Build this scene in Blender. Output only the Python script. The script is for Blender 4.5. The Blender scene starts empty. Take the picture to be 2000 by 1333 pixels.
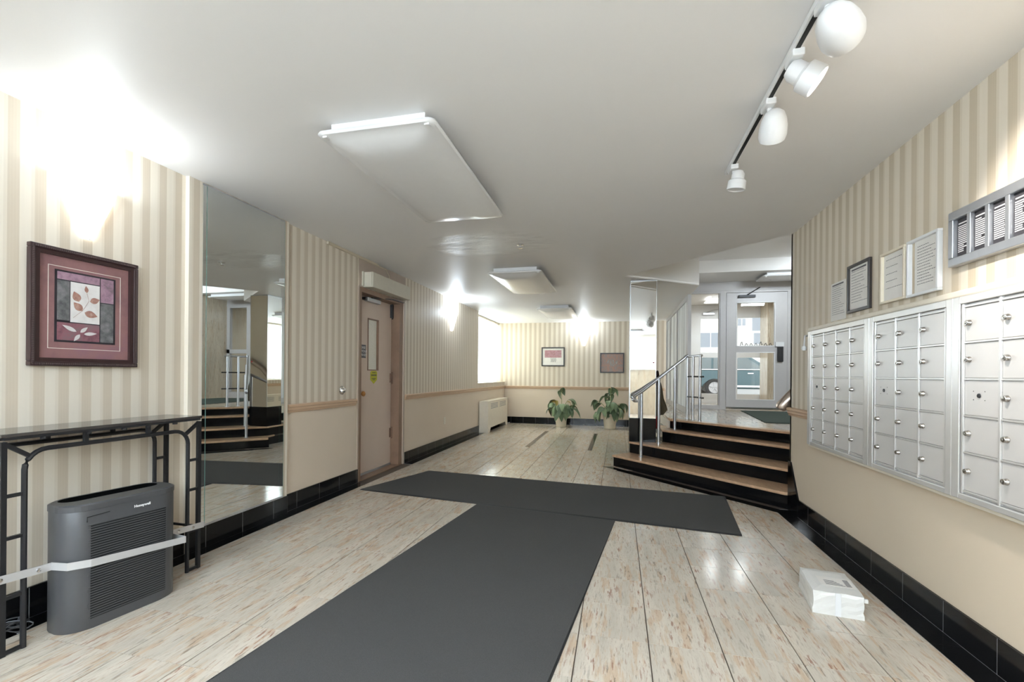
import bpy, bmesh, math, random
from mathutils import Vector, Matrix
R = random.Random(7)
S = bpy.context.scene
COL = S.collection

# ------------------------------------------------------------------ camera
YAW, ROLL, CAMH = 0.2310, 0.0088, 1.1766
Fv = Vector((-math.sin(YAW), math.cos(YAW), 0)); R0 = Vector((math.cos(YAW), math.sin(YAW), 0)); U0 = Vector((0, 0, 1))
Rv = R0*math.cos(ROLL) + U0*math.sin(ROLL); Uv = -R0*math.sin(ROLL) + U0*math.cos(ROLL)
cd = bpy.data.cameras.new('camera'); cam = bpy.data.objects.new('camera', cd); COL.objects.link(cam)
m = Matrix((Rv, Uv, -Fv)).transposed().to_4x4(); m.translation = (0, 0, CAMH); cam.matrix_world = m
cd.sensor_width = 36; cd.lens = 879.1/2000*36; cd.shift_y = (732.0-666.5)/2000; cd.clip_start = .05; cd.clip_end = 200
S.camera = cam
# ------------------------------------------------------------------ world, view, lights
W = bpy.data.worlds.new('world'); S.world = W; W.use_nodes = True
bg = W.node_tree.nodes['Background']; bg.inputs[0].default_value = (.93, .97, 1, 1); bg.inputs[1].default_value = 3.0
S.view_settings.view_transform = 'Standard'; S.view_settings.look = 'None'; S.view_settings.gamma = 1
S.view_settings.use_curve_mapping = False; S.view_settings.exposure = 0.27
S.cycles.use_denoising = True; S.cycles.sample_clamp_indirect = 6; S.cycles.max_bounces = 12
S.cycles.transparent_max_bounces = 16; S.cycles.caustics_reflective = False; S.cycles.caustics_refractive = False

def area(name, loc, rot, sx, sy, power, col=(1, 1, 1)):
    l = bpy.data.lights.new(name, 'AREA'); l.shape = 'RECTANGLE'; l.size = sx; l.size_y = sy; l.energy = power; l.color = col
    o = bpy.data.objects.new(name, l); COL.objects.link(o); o.location = loc; o.rotation_euler = rot; return o
def point(name, loc, power, col=(1, 1, 1), r=.04):
    l = bpy.data.lights.new(name, 'POINT'); l.energy = power; l.color = col; l.shadow_soft_size = r
    o = bpy.data.objects.new(name, l); COL.objects.link(o); o.location = loc; return o
PI = math.pi
# added fill lights behind the camera and over the landing, window daylight, vestibule lamp
FILL_TINT = (.635, .79, 1)
area('lobby_fill', (-.6, -.75, 2.37), (0, 0, 0), 2.4, .8, 62, FILL_TINT)  # overhead fill added out of view to brighten the near lobby
area('rear_fill', (-.6, -1.86, 1.84), (PI/2, 0, PI), 3.8, .86, 232, FILL_TINT)  # large fill added behind the camera, standing in for window light
area('far_window_daylight', (-3.2, 9.7, 1.75), (0, -PI/2, 0), 1.4, 2.0, 190, (.66, .82, 1))
area('landing_fill', (3.0, 6.3, 2.98), Vector((.1, .72, -.68)).to_track_quat('-Z', 'Y').to_euler(), .5, .5, 55, (.8, .91, 1))  # fill added out of view, aimed at the landing wall and door
area('vestibule_lamp', (2.1, 9.55, 2.63), (0, 0, 0), .7, .4, 16, (.9, .96, 1))
for nm, p, e in (('sconce_bulb', (-2.63, 1.79, 2.17), 6.5), ('sconce_bulb', (-2.63, 7.09, 2.19), 18)):
    point(nm, p, e, (.74, .87, 1))
point('sconce_bulb', (-.79, 10.67, 2.17), 17, (.74, .87, 1))
sl = bpy.data.lights.new('track_spot', 'SPOT'); sl.energy = 80; sl.spot_size = 1.5; sl.spot_blend = .8; sl.color = (1, .96, .9); sl.shadow_soft_size = .04
so = bpy.data.objects.new('track_spot', sl); COL.objects.link(so); so.location = (.76, 1.90, 2.26)
so.rotation_euler = (Vector((1.49, 1.80, 1.62)) - Vector(so.location)).to_track_quat('-Z', 'Y').to_euler()

# ------------------------------------------------------------------ materials
def lin(c):
    return tuple(((v/255)/12.92 if v/255 <= .04045 else ((v/255+.055)/1.055)**2.4) for v in c) + (1,)
class NT:
    def __init__(s, name):
        s.m = bpy.data.materials.new(name); s.m.use_nodes = True; s.t = s.m.node_tree
        s.b = s.t.nodes['Principled BSDF']; s.out = s.t.nodes['Material Output']
    def n(s, typ, **kw):
        o = s.t.nodes.new(typ)
        for k, v in kw.items(): setattr(o, k, v)
        return o
    def l(s, a, b): s.t.links.new(a, b)
    def math(s, op, a, b=None, clamp=False):
        o = s.n('ShaderNodeMath', operation=op); o.use_clamp = clamp
        for i, v in enumerate((a, b)):
            if v is None: continue
            if isinstance(v, (int, float)): o.inputs[i].default_value = v
            else: s.l(v, o.inputs[i])
        return o.outputs[0]
    def mix(s, f, a, b):
        o = s.n('ShaderNodeMix', data_type='RGBA')
        for i, v in ((0, f), (6, a), (7, b)):
            if isinstance(v, (int, float)): o.inputs[i].default_value = v
            elif isinstance(v, tuple): o.inputs[i].default_value = v
            else: s.l(v, o.inputs[i])
        return o.outputs[2]
    def noise(s, vec, scale, detail=3, rough=.5):
        o = s.n('ShaderNodeTexNoise'); o.inputs['Scale'].default_value = scale; o.inputs['Detail'].default_value = detail; o.inputs['Roughness'].default_value = rough
        if vec is not None: s.l(vec, o.inputs['Vector'])
        return o.outputs[0]
    def pos(s): return s.n('ShaderNodeNewGeometry').outputs['Position']
    def objc(s): return s.n('ShaderNodeTexCoord').outputs['Object']
    def mapping(s, vec, scale=(1, 1, 1), rot=(0, 0, 0), loc=(0, 0, 0)):
        o = s.n('ShaderNodeMapping'); s.l(vec, o.inputs[0]); o.inputs[1].default_value = loc; o.inputs[2].default_value = rot; o.inputs[3].default_value = scale; return o.outputs[0]
    def ramp(s, f, stops):
        o = s.n('ShaderNodeValToRGB'); e = o.color_ramp.elements
        while len(e) < len(stops): e.new(.5)
        for i, (p, c) in enumerate(stops): e[i].position = p; e[i].color = c if len(c) == 4 else tuple(c)+(1,)
        s.l(f, o.inputs[0]); return o.outputs[0]
    def bump(s, h, strength=.2, dist=.01):
        o = s.n('ShaderNodeBump'); o.inputs['Strength'].default_value = strength; o.inputs['Distance'].default_value = dist
        s.l(h, o.inputs['Height']); s.l(o.outputs[0], s.b.inputs['Normal'])
def pm(name, col, rough=.5, metal=0, var=.06, scale=20, bump=0, spec=.5, emit=None, raw=False, stretch=(1, 1, 1)):
    t = NT(name); c = col if raw else lin(col)
    if len(c) == 3: c = tuple(c)+(1,)
    v = t.mapping(t.objc(), stretch); nz = t.noise(v, scale, 3)
    a = tuple(x*(1-var) for x in c[:3])+(1,); b = tuple(min(1, x*(1+var)) for x in c[:3])+(1,)
    t.l(t.mix(nz, a, b), t.b.inputs['Base Color'])
    t.b.inputs['Roughness'].default_value = rough; t.b.inputs['Metallic'].default_value = metal; t.b.inputs['Specular IOR Level'].default_value = spec
    if bump: t.bump(nz, bump, .004)
    if emit: t.b.inputs['Emission Color'].default_value = tuple(emit[:3])+(1,); t.b.inputs['Emission Strength'].default_value = emit[3]
    return t.m

def wallpaper(name, axis, off, split=None, light=(231, 221, 205), dark=(204, 190, 170), paint=(222, 206, 187), period=.1):
    t = NT(name); p = t.pos(); sp = t.n('ShaderNodeSeparateXYZ'); t.l(p, sp.inputs[0]); c = sp.outputs[axis]
    q = t.math('FRACT', t.math('DIVIDE', t.math('SUBTRACT', c, off), period))
    e1 = t.math('MULTIPLY', t.math('SUBTRACT', .46, q), 60, True)
    e0 = t.math('MULTIPLY', q, 60, True)
    f = t.math('MULTIPLY', e1, e0, True)
    # fine ribs in the dark stripe and soft mottling
    q2 = t.math('FRACT', t.math('DIVIDE', c, period*.115)); rib = t.math('MULTIPLY', t.math('GREATER_THAN', q2, .72), .10)
    nz = t.noise(t.mapping(p, (60, 60, 4)), 1, 3); f2 = t.math('SUBTRACT', t.math('MULTIPLY', f, 1.0), t.math('MULTIPLY', f, rib))
    col = t.mix(f2, lin(light), lin(dark))
    pale = t.math('MULTIPLY', t.math('MULTIPLY', t.math('SUBTRACT', 1, f), t.math('GREATER_THAN', q, .88)), .35); col = t.mix(pale, col, lin(dark))
    col = t.mix(t.math('MULTIPLY', nz, .14), col, lin((176, 160, 138)))
    r = .5
    if split:
        g = t.math('GREATER_THAN', sp.outputs[2], split)
        pn = t.noise(p, 3, 4); pc = t.mix(t.math('MULTIPLY', pn, .25), lin(paint), lin((200, 181, 156)))
        col = t.mix(g, pc, col)
    t.l(col, t.b.inputs['Base Color']); t.b.inputs['Roughness'].default_value = .55; t.b.inputs['Specular IOR Level'].default_value = .3
    t.bump(t.noise(t.mapping(p, (40, 40, 300)), 1, 2), .08, .002)
    return t.m

def marble(name, base=(208, 197, 181), rough=.14, rotz=.12, sc=1.0, strength=1.0, vertical=False, dark=(96, 84, 76)):
    t = NT(name); p = t.pos(); oi = t.n('ShaderNodeObjectInfo')
    add = t.n('ShaderNodeVectorMath', operation='ADD'); t.l(p, add.inputs[0])
    cmb = t.n('ShaderNodeCombineXYZ'); t.l(t.math('MULTIPLY', oi.outputs['Random'], 37.0), cmb.inputs[2]); t.l(t.math('MULTIPLY', oi.outputs['Random'], 11.0), cmb.inputs[0]); t.l(cmb.outputs[0], add.inputs[1])
    scl = (31*sc, 4.6*sc, 31*sc) if not vertical else (34*sc, 34*sc, 5*sc)
    v = t.mapping(add.outputs[0], scl, (0, 0, rotz)); v2 = t.mapping(add.outputs[0], tuple(x*2.1 for x in scl), (0, 0, rotz+.1)); v3 = t.mapping(add.outputs[0], tuple(x*.45 for x in scl), (0, 0, rotz))
    n1 = t.noise(v, 1, 6, .62); n2 = t.noise(v2, 1, 5, .65); n3 = t.noise(v3, 1, 3, .55)
    c = t.ramp(n3, [(.3, lin(tuple(int(x*.93) for x in base))), (.55, lin(base)), (.75, lin(tuple(min(255, int(x*1.05)) for x in base)))])
    tan = t.math('MULTIPLY', t.math('SUBTRACT', n1, .52), 7*strength, True)
    c = t.mix(t.math('MULTIPLY', tan, .6), c, lin((196, 164, 132)))
    fine = t.noise(t.mapping(add.outputs[0], tuple(x*4.5 for x in scl), (0, 0, rotz)), 1, 4, .7)
    c = t.mix(t.math('MULTIPLY', t.math('SUBTRACT', fine, .5), 1.6, True), c, lin((150, 128, 108)))
    big = t.math('MULTIPLY', t.math('SUBTRACT', n3, .40), 4, True)
    rust = t.math('MULTIPLY', t.math('MULTIPLY', t.math('SUBTRACT', n2, .565), 9*strength, True), big)
    c = t.mix(t.math('MULTIPLY', rust, .8), c, lin((142, 88, 66)))
    dk = t.math('MULTIPLY', t.math('MULTIPLY', t.math('SUBTRACT', .415, n2), 12*strength, True), t.math('ADD', .35, t.math('MULTIPLY', t.math('SUBTRACT', n1, .45), 3, True)), True)
    c = t.mix(t.math('MULTIPLY', dk, .7), c, lin(dark))
    t.l(c, t.b.inputs['Base Color']); t.b.inputs['Roughness'].default_value = rough; t.b.inputs['Specular IOR Level'].default_value = .55
    return t.m

def ceiling_mat():
    t = NT('ceiling_paint'); p = t.pos(); sp = t.n('ShaderNodeSeparateXYZ'); t.l(p, sp.inputs[0])
    dx = t.math('DIVIDE', t.math('SUBTRACT', sp.outputs[0], -1.22), .72); dy = t.math('DIVIDE', t.math('SUBTRACT', sp.outputs[1], 4.2), .46)
    d = t.math('ADD', t.math('MULTIPLY', dx, dx), t.math('MULTIPLY', dy, dy))
    nz = t.noise(t.mapping(p, (3.2, 8, 1)), 1, 7, .68)
    msk = t.math('MULTIPLY', t.math('SUBTRACT', 1.15, t.math('ADD', d, t.math('MULTIPLY', nz, .55))), 3, True)
    pat = t.math('MULTIPLY', msk, t.math('MULTIPLY', t.math('SUBTRACT', nz, .42), 5, True))
    n0 = t.noise(p, 1.2, 3); base = t.mix(n0, lin((240, 238, 236)), lin((245, 243, 241)))
    c = t.mix(t.math('MULTIPLY', pat, .8), base, lin((244, 243, 240))); c = t.mix(t.math('MULTIPLY', msk, t.math('MULTIPLY', t.math('SUBTRACT', .62, nz), 1.1, True)), c, lin((158, 154, 148)))
    t.l(c, t.b.inputs['Base Color']); t.l(t.math('SUBTRACT', .48, t.math('MULTIPLY', msk, .12)), t.b.inputs['Roughness'])
    t.b.inputs['Specular IOR Level'].default_value = .35
    t.bump(t.math('ADD', t.math('MULTIPLY', pat, 1.0), t.math('MULTIPLY', t.noise(t.mapping(p, (1, 3, 1)), 5, 3), .05)), .35, .01)
    return t.m

def glassy(name, tint=(1, 1, 1), gloss=.12, white=0.0, rough=.0):
    t = NT(name); t.t.nodes.remove(t.b)
    tr = t.n('ShaderNodeBsdfTransparent'); tr.inputs[0].default_value = tuple(tint)+(1,)
    gl = t.n('ShaderNodeBsdfGlossy'); gl.inputs['Roughness'].default_value = rough
    lw = t.n('ShaderNodeLayerWeight'); lw.inputs[0].default_value = .35
    mx = t.n('ShaderNodeMixShader'); t.l(t.math('ADD', t.math('MULTIPLY', lw.outputs['Fresnel'], .5), gloss*.4, True), mx.inputs[0]); t.l(tr.outputs[0], mx.inputs[1]); t.l(gl.outputs[0], mx.inputs[2])
    o = mx.outputs[0]
    if white:
        df = t.n('ShaderNodeBsdfDiffuse'); df.inputs[0].default_value = (.85, .86, .86, 1); m2 = t.n('ShaderNodeMixShader')
        nz = t.noise(t.mapping(t.pos(), (9, 9, .6)), 1, 3); t.l(t.math('MULTIPLY', nz, white*2, True), m2.inputs[0]); t.l(o, m2.inputs[1]); t.l(df.outputs[0], m2.inputs[2]); o = m2.outputs[0]
    t.l(o, t.out.inputs[0]); return t.m
def mirrormat(name, col=(.86, .89, .88), rough=.012):
    t = NT(name); nz = t.noise(t.objc(), 3, 2)
    t.l(t.mix(nz, tuple(c*.98 for c in col)+(1,), tuple(col)+(1,)), t.b.inputs['Base Color']); t.b.inputs['Metallic'].default_value = 1; t.b.inputs['Roughness'].default_value = rough; return t.m
def vane_mat():
    t = NT('blind_fabric'); t.t.nodes.remove(t.b)
    d = t.n('ShaderNodeBsdfDiffuse'); d.inputs[0].default_value = lin((240, 234, 220)); tr = t.n('ShaderNodeBsdfTranslucent'); tr.inputs[0].default_value = lin((250, 244, 232))
    nz = t.noise(t.mapping(t.pos(), (30, 30, 200)), 1, 2); mx = t.n('ShaderNodeMixShader'); t.l(t.math('ADD', .6, t.math('MULTIPLY', nz, .15)), mx.inputs[0]); t.l(d.outputs[0], mx.inputs[1]); t.l(tr.outputs[0], mx.inputs[2]); t.l(mx.outputs[0], t.out.inputs[0]); return t.m
def carpet():
    t = NT('charcoal_carpet'); p = t.pos(); n1 = t.noise(p, 420, 2, .7); n2 = t.noise(p, 2.2, 4)
    c = t.mix(n1, lin((53, 52, 52)), lin((104, 103, 101))); c = t.mix(t.math('MULTIPLY', n2, .35), c, lin((70, 69, 68)))
    t.l(c, t.b.inputs['Base Color']); t.b.inputs['Roughness'].default_value = .95; t.b.inputs['Specular IOR Level'].default_value = .15
    t.bump(n1, .6, .004); return t.m
def leafmat(name, c1, c2):
    t = NT(name); nz = t.noise(t.objc(), 30, 3); oi = t.n('ShaderNodeObjectInfo')
    c = t.mix(oi.outputs['Random'], lin(c1), lin(c2)); c = t.mix(t.math('MULTIPLY', nz, .4), c, lin((150, 170, 120)))
    t.l(c, t.b.inputs['Base Color']); t.b.inputs['Roughness'].default_value = .38; t.b.inputs['Transmission Weight'].default_value = 0; return t.m
def artmat(name, cols, scale=14):
    t = NT(name); nz = t.noise(t.objc(), scale, 7, .7)
    n = len(cols); t.l(t.ramp(nz, [(.3+.4*i/(n-1), lin(c)) for i, c in enumerate(cols)]), t.b.inputs['Base Color']); t.b.inputs['Roughness'].default_value = .35; return t.m

M = dict(
 wp_left=wallpaper('striped_wallpaper', 1, .070), wp_left_low=wallpaper('striped_wallpaper_over_paint', 1, .072, .865),
 wp_right=wallpaper('striped_wallpaper_right', 1, .03, .868, light=(230, 219, 202), dark=(202, 187, 163), paint=(216, 200, 178)),
 wp_back=wallpaper('striped_wallpaper_back', 0, .02, .865, period=.118),
 ceiling=ceiling_mat(), marble=marble('cream_granite', sc=.85, strength=1.5), tan=marble('tan_granite', (205, 168, 134), .2, .785, 1.6, .7), panelmarble=marble('wall_marble', (214, 202, 180), .25, 0, .5, .8, True),
 black=pm('black_granite', (17, 17, 18), .12, 0, .5, 300, spec=.24), grout=pm('grout', (84, 70, 58), .8), groutd=pm('grey_grout', (140, 140, 140), .7),
 carpet=carpet(), rubber=pm('black_rubber', (30, 30, 31), .6), greencarpet=pm('green_carpet', (52, 64, 56), .95, 0, .25, 300, bump=.4),
 rail=pm('tan_rail_wood', (203, 172, 142), .4, 0, .08, 6, stretch=(1, .1, 8)), cream=pm('cream_paint', (232, 222, 204), .45),
 door=pm('door_paint', (214, 194, 178), .35, 0, .05, 4), frame=pm('door_frame_paint', (182, 164, 148), .4, 0, .12, 5), jamb=pm('worn_frame_paint', (140, 112, 92), .45, 0, .25, 9),
 beigebox=pm('beige_enamel', (208, 202, 186), .4), alu=pm('aluminium', (196, 198, 202), .32, .85, .05, 40, stretch=(1, 1, .1)), grey=pm('grey_enamel', (192, 189, 188), .4, .1, .03),
 mailgrey=pm('mailbox_grey', (211, 207, 203), .38, .25, .03, 8), mailframe=pm('mailbox_frame_alu', (206, 203, 199), .3, .45, .03), chrome=pm('chrome', (225, 225, 225), .12, 1, .03), nickel=pm('nickel_lock', (168, 164, 158), .25, 1, .05),
 brass=pm('brass', (190, 140, 90), .3, 1, .1), bronze=pm('bronze', (186, 172, 160), .28, .85, .08), brownhinge=pm('painted_hinge', (120, 92, 74), .4, .3, .1), dark=pm('dark_metal', (44, 44, 46), .4, .3, .15), blackiron=pm('black_iron', (38, 38, 40), .45, .3, .25, 60, bump=.2),
 glasstop=pm('smoked_glass_top', (64, 60, 58), .04, 0, .05, spec=.9), plastic=pm('charcoal_plastic', (74, 74, 76), .38, .05, .06, 60), plasticdark=pm('dark_plastic', (15, 15, 16), .7), slotshade=pm('slot_shade', (5, 5, 5), 1, spec=.1),
 strap=pm('galvanised_strap', (208, 206, 205), .35, .35, .06, 30), white=pm('white_enamel', (238, 238, 238), .35, 0, .02), acrylic=pm('white_acrylic', (240, 240, 240), .22, 0, .02, spec=.5),
 mirror=mirrormat('mirror_silver'), steel=mirrormat('polished_steel', (.84, .83, .80), .03), glassedge=pm('glass_edge', (120, 170, 160), .1, 0, .1, spec=.8),
 glass=glassy('clear_glass', (.97, .98, .98)), sideglass=glassy('hazy_glass', (.95, .96, .96), .3, .8), vane=vane_mat(), wired=pm('wired_glass', (240, 238, 226), .25, 0, .1, 60, bump=.2),
 sconce=pm('sconce_glass', (255, 250, 240), .4, emit=(1, .98, .95, 5.0)), lamp=pm('lamp_lens', (255, 255, 255), .4, emit=(1, .97, .92, 12)), glow=pm('vestibule_lamp_acrylic', (250, 250, 250), .3, emit=(1, 1, .98, 1.2)),
 mahogany=pm('dark_mahogany', (52, 32, 32), .35, 0, .25, 30), bead=pm('frame_beading', (92, 78, 78), .35, .2, .2, 60), mauve=artmat('mauve_mat_board', [(126, 92, 94), (146, 106, 104), (134, 98, 110)], 5), ivory=pm('ivory_print', (226, 218, 206), .5),
 artblack=pm('art_black', (42, 38, 44), .4), artgrey=artmat('art_grey', [(70, 70, 74), (104, 104, 104), (134, 130, 132)], 22), artmauve=artmat('art_mauve', [(92, 84, 88), (160, 126, 142), (178, 150, 160)], 14), artplum=artmat('art_plum', [(98, 62, 70), (138, 92, 100), (120, 104, 106)], 18),
 artpaper=artmat('art_paper', [(214, 208, 204), (230, 225, 222), (238, 234, 232)], 10), leafprint=artmat('leaf_print', [(138, 96, 86), (172, 128, 114), (196, 166, 152)], 40), leafwhite=pm('leaf_white', (210, 206, 204), .5),
 print1=artmat('art_red', [(198, 176, 174), (160, 108, 112), (186, 144, 148), (140, 96, 104)], 18), print2=artmat('art_earth', [(96, 92, 90), (168, 120, 98), (128, 116, 108), (180, 150, 128)], 16),
 artdull=artmat('art_dull', [(168, 160, 140), (132, 128, 118), (190, 182, 160)], 30), paper=pm('paper', (240, 236, 230), .7), ink=pm('ink', (88, 84, 88), .6), creamframe=pm('cream_frame', (232, 220, 198), .4), blackframe=pm('black_frame', (52, 46, 44), .35), board=pm('letter_board', (52, 50, 54), .7), letters=pm('white_letters', (238, 236, 236), .5),
 pot=pm('cream_pot', (226, 214, 192), .4), soil=pm('soil', (70, 52, 38), .9, 0, .4, 60, bump=.6), leaf=leafmat('leaf_green', (70, 92, 72), (134, 154, 120)), leafyellow=pm('leaf_yellow', (196, 164, 84), .5), stem=pm('stem_green', (150, 152, 98), .5),
 parcel=pm('white_poly_mailer', (230, 228, 223), .3, 0, .02, 12, bump=.5), jacket=pm('brown_cloth', (74, 64, 44), .9, 0, .3, 50, bump=.4), hood=pm('dark_brown_fur', (52, 36, 30), .95, 0, .3, 80, bump=.6), red=pm('red_cloth', (172, 40, 48), .8),
 signgrey=pm('dark_grey_sign', (66, 68, 74), .4), yellow=pm('yellow_sticker', (196, 190, 44), .5), cable=pm('cream_cable', (206, 194, 170), .5),
 car=pm('dark_teal_car_paint', (58, 86, 92), .15, .3, .05, spec=.8), carglass=pm('car_glass', (92, 104, 106), .05, 0, .1, spec=.9), tyre=pm('tyre', (30, 30, 32), .8), facade=pm('pale_facade', (236, 234, 228), .8), winglass=pm('window_glass_far', (150, 156, 164), .1), asphalt=pm('asphalt', (150, 150, 150), .9), paving=pm('paving', (196, 194, 190), .8),
)

# ------------------------------------------------------------------ mesh helpers
def B(): return bmesh.new()
def box(bm, x0, x1, y0, y1, z0, z1, bev=0):
    x0, x1 = min(x0, x1), max(x0, x1); y0, y1 = min(y0, y1), max(y0, y1); z0, z1 = min(z0, z1), max(z0, z1)
    vs = [bm.verts.new((x, y, z)) for z in (z0, z1) for y in (y0, y1) for x in (x0, x1)]
    fs = [bm.faces.new([vs[i] for i in f]) for f in ((0, 2, 3, 1), (4, 5, 7, 6), (0, 1, 5, 4), (2, 6, 7, 3), (0, 4, 6, 2), (1, 3, 7, 5))]
    if bev:
        es = {e for f in fs for e in f.edges}
        bmesh.ops.bevel(bm, geom=list(es), offset=bev, segments=2, affect='EDGES', profile=.5)
    return vs
def prism(bm, poly, z0, z1, axis=2, bev=0):
    """extrude polygon (list of 2D) along axis between z0 and z1"""
    def P(a, b, c): return {2: (a, b, c), 0: (c, a, b), 1: (a, c, b)}[axis]
    lo = [bm.verts.new(P(a, b, z0)) for a, b in poly]; hi = [bm.verts.new(P(a, b, z1)) for a, b in poly]
    fs = [bm.faces.new(lo[::-1]), bm.faces.new(hi)]; n = len(poly)
    for i in range(n): fs.append(bm.faces.new((lo[i], lo[(i+1) % n], hi[(i+1) % n], hi[i])))
    if bev:
        es = {e for f in fs[:2] for e in f.edges}; bmesh.ops.bevel(bm, geom=list(es), offset=bev, segments=2, affect='EDGES', profile=.5)
def tube(bm, pts, r, n=10, closed=False, caps=True, flat=None):
    pts = [Vector(p) for p in pts]; N = len(pts); rings = []; up = Vector((0, 0, 1))
    for i, p in enumerate(pts):
        if closed: t = pts[(i+1) % N]-pts[i-1]
        else: t = pts[min(i+1, N-1)]-pts[max(i-1, 0)]
        t.normalize(); a = up if abs(t.dot(up)) < .95 else Vector((0, 1, 0)); s = t.cross(a).normalized(); u = s.cross(t)
        rr = r[i] if isinstance(r, (list, tuple)) else r; ra, rb = flat if flat else (rr, rr)
        if flat: k = [(-1, -1), (1, -1), (1, 1), (-1, 1)]; rings.append([bm.verts.new(p+s*ra*x+u*rb*y) for x, y in k])
        else: rings.append([bm.verts.new(p+s*rr*math.cos(2*PI*j/n)+u*rr*math.sin(2*PI*j/n)) for j in range(n)])
    n = len(rings[0])
    for i in range(N if closed else N-1):
        a, b = rings[i], rings[(i+1) % N]
        for j in range(n): bm.faces.new((a[j], a[(j+1) % n], b[(j+1) % n], b[j]))
    if caps and not closed: bm.faces.new(rings[0][::-1]); bm.faces.new(rings[-1])
def lathe(bm, prof, c=(0, 0, 0), n=24, mat=None):
    rings = []; T = mat or Matrix.Identity(4)
    for r, z in prof:
        if r < 1e-6: rings.append([bm.verts.new(T @ Vector((c[0], c[1], c[2]+z)))])
        else: rings.append([bm.verts.new(T @ Vector((c[0]+r*math.cos(2*PI*j/n), c[1]+r*math.sin(2*PI*j/n), c[2]+z))) for j in range(n)])
    for a, b in zip(rings, rings[1:]):
        for j in range(n):
            k = (j+1) % n
            if len(a) == 1 and len(b) == 1: continue
            if len(a) == 1: bm.faces.new((a[0], b[k], b[j]))
            elif len(b) == 1: bm.faces.new((a[j], a[k], b[0]))
            else: bm.faces.new((a[j], a[k], b[k], b[j]))
def arc(cx, cy, r, a0, a1, n=8): return [(cx+r*math.cos(a0+(a1-a0)*i/n), cy+r*math.sin(a0+(a1-a0)*i/n)) for i in range(n+1)]
def link(o, parent=None):
    COL.objects.link(o)
    if parent is not None:
        o.parent = parent
        o.matrix_parent_inverse = parent.matrix_world.inverted() if parent.type == 'EMPTY' else Matrix.Identity(4)
    return o
def obj(name, bm, mat, parent=None, smooth=False, kind=None, label=None, cat=None, group=None):
    bmesh.ops.recalc_face_normals(bm, faces=bm.faces[:])
    me = bpy.data.meshes.new(name); bm.to_mesh(me); bm.free()
    for mm in (mat if isinstance(mat, (list, tuple)) else [mat]): me.materials.append(mm)
    if smooth:
        for p in me.polygons: p.use_smooth = True
        try: me.set_sharp_from_angle(angle=math.radians(40))
        except Exception: pass
    o = bpy.data.objects.new(name, me); link(o, parent); tag(o, label, cat, group, kind); return o
def tag(o, label=None, cat=None, group=None, kind=None):
    for k, v in (('label', label), ('category', cat), ('group', group), ('kind', kind)):
        if v: o[k] = v
    return o
def thing(name, label, cat, loc=(0, 0, 0), group=None, rotz=0, kind=None):
    o = bpy.data.objects.new(name, None); o.empty_display_size = .1; COL.objects.link(o)
    o.matrix_world = Matrix.Translation(loc) @ Matrix.Rotation(rotz, 4, 'Z'); return tag(o, label, cat, group, kind)
def bx(name, mat, parent, *dims, bev=0, **kw):
    bm = B(); box(bm, *dims, bev=bev); return obj(name, bm, mat, parent, **kw)
def copytree(o, parent=None, delta=None):
    c = o.copy(); COL.objects.link(c)
    if parent is not None: c.parent = parent
    for ch in o.children: copytree(ch, c)
    return c
def dup(root, delta, label=None):
    c = copytree(root); mw = root.matrix_world.copy() if root.type == 'EMPTY' else Matrix.Translation(root.location); mw.translation = mw.translation+Vector(delta); c.matrix_world = mw
    if label: c['label'] = label
    return c
def text(name, body, mat, parent, loc, size, rot, depth=.001, align='CENTER', shear=0, offset=0, sx=1):
    cu = bpy.data.curves.new(name, 'FONT'); cu.body = body; cu.size = size; cu.align_x = align; cu.align_y = 'CENTER'; cu.extrude = depth; cu.shear = shear; cu.offset = offset; cu.resolution_u = 3; cu.space_line = 1.0
    cu.materials.append(mat); o = bpy.data.objects.new(name, cu); COL.objects.link(o)
    mw = Matrix.Translation(loc) @ rot.to_4x4() @ Matrix.Diagonal((sx, 1, 1, 1))
    o.parent = parent
    if parent.type == 'EMPTY': o.matrix_parent_inverse = parent.matrix_world.inverted()
    o.matrix_basis = mw
    dg = bpy.context.evaluated_depsgraph_get(); me = bpy.data.meshes.new_from_object(o.evaluated_get(dg)); n = bpy.data.objects.new(name, me); COL.objects.link(n); n.parent = parent
    n.matrix_parent_inverse = o.matrix_parent_inverse.copy(); n.matrix_basis = mw
    if not me.materials: me.materials.append(mat)
    bpy.data.objects.remove(o); bpy.data.curves.remove(cu); n.name = name; return n
def rotm(x, y):  # local X axis -> x, local Y axis -> y
    x = Vector(x).normalized(); y = Vector(y).normalized(); return Matrix((x, y, x.cross(y))).transposed()
def struct(name, bm, mat, parent=None, label=None): return obj(name, bm, mat, parent, kind='structure', label=label)

XL, XR, ZC, YB, YR = -2.721, 1.489, 2.436, 10.764, -1.9
LZ = .59           # landing level
WY = 4.45          # end of the right wall
P1, P2 = (.06, 5.885), (1.085, 6.66)
YD, YO = 8.7, 10.5 # inner and outer entrance screens

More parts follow.
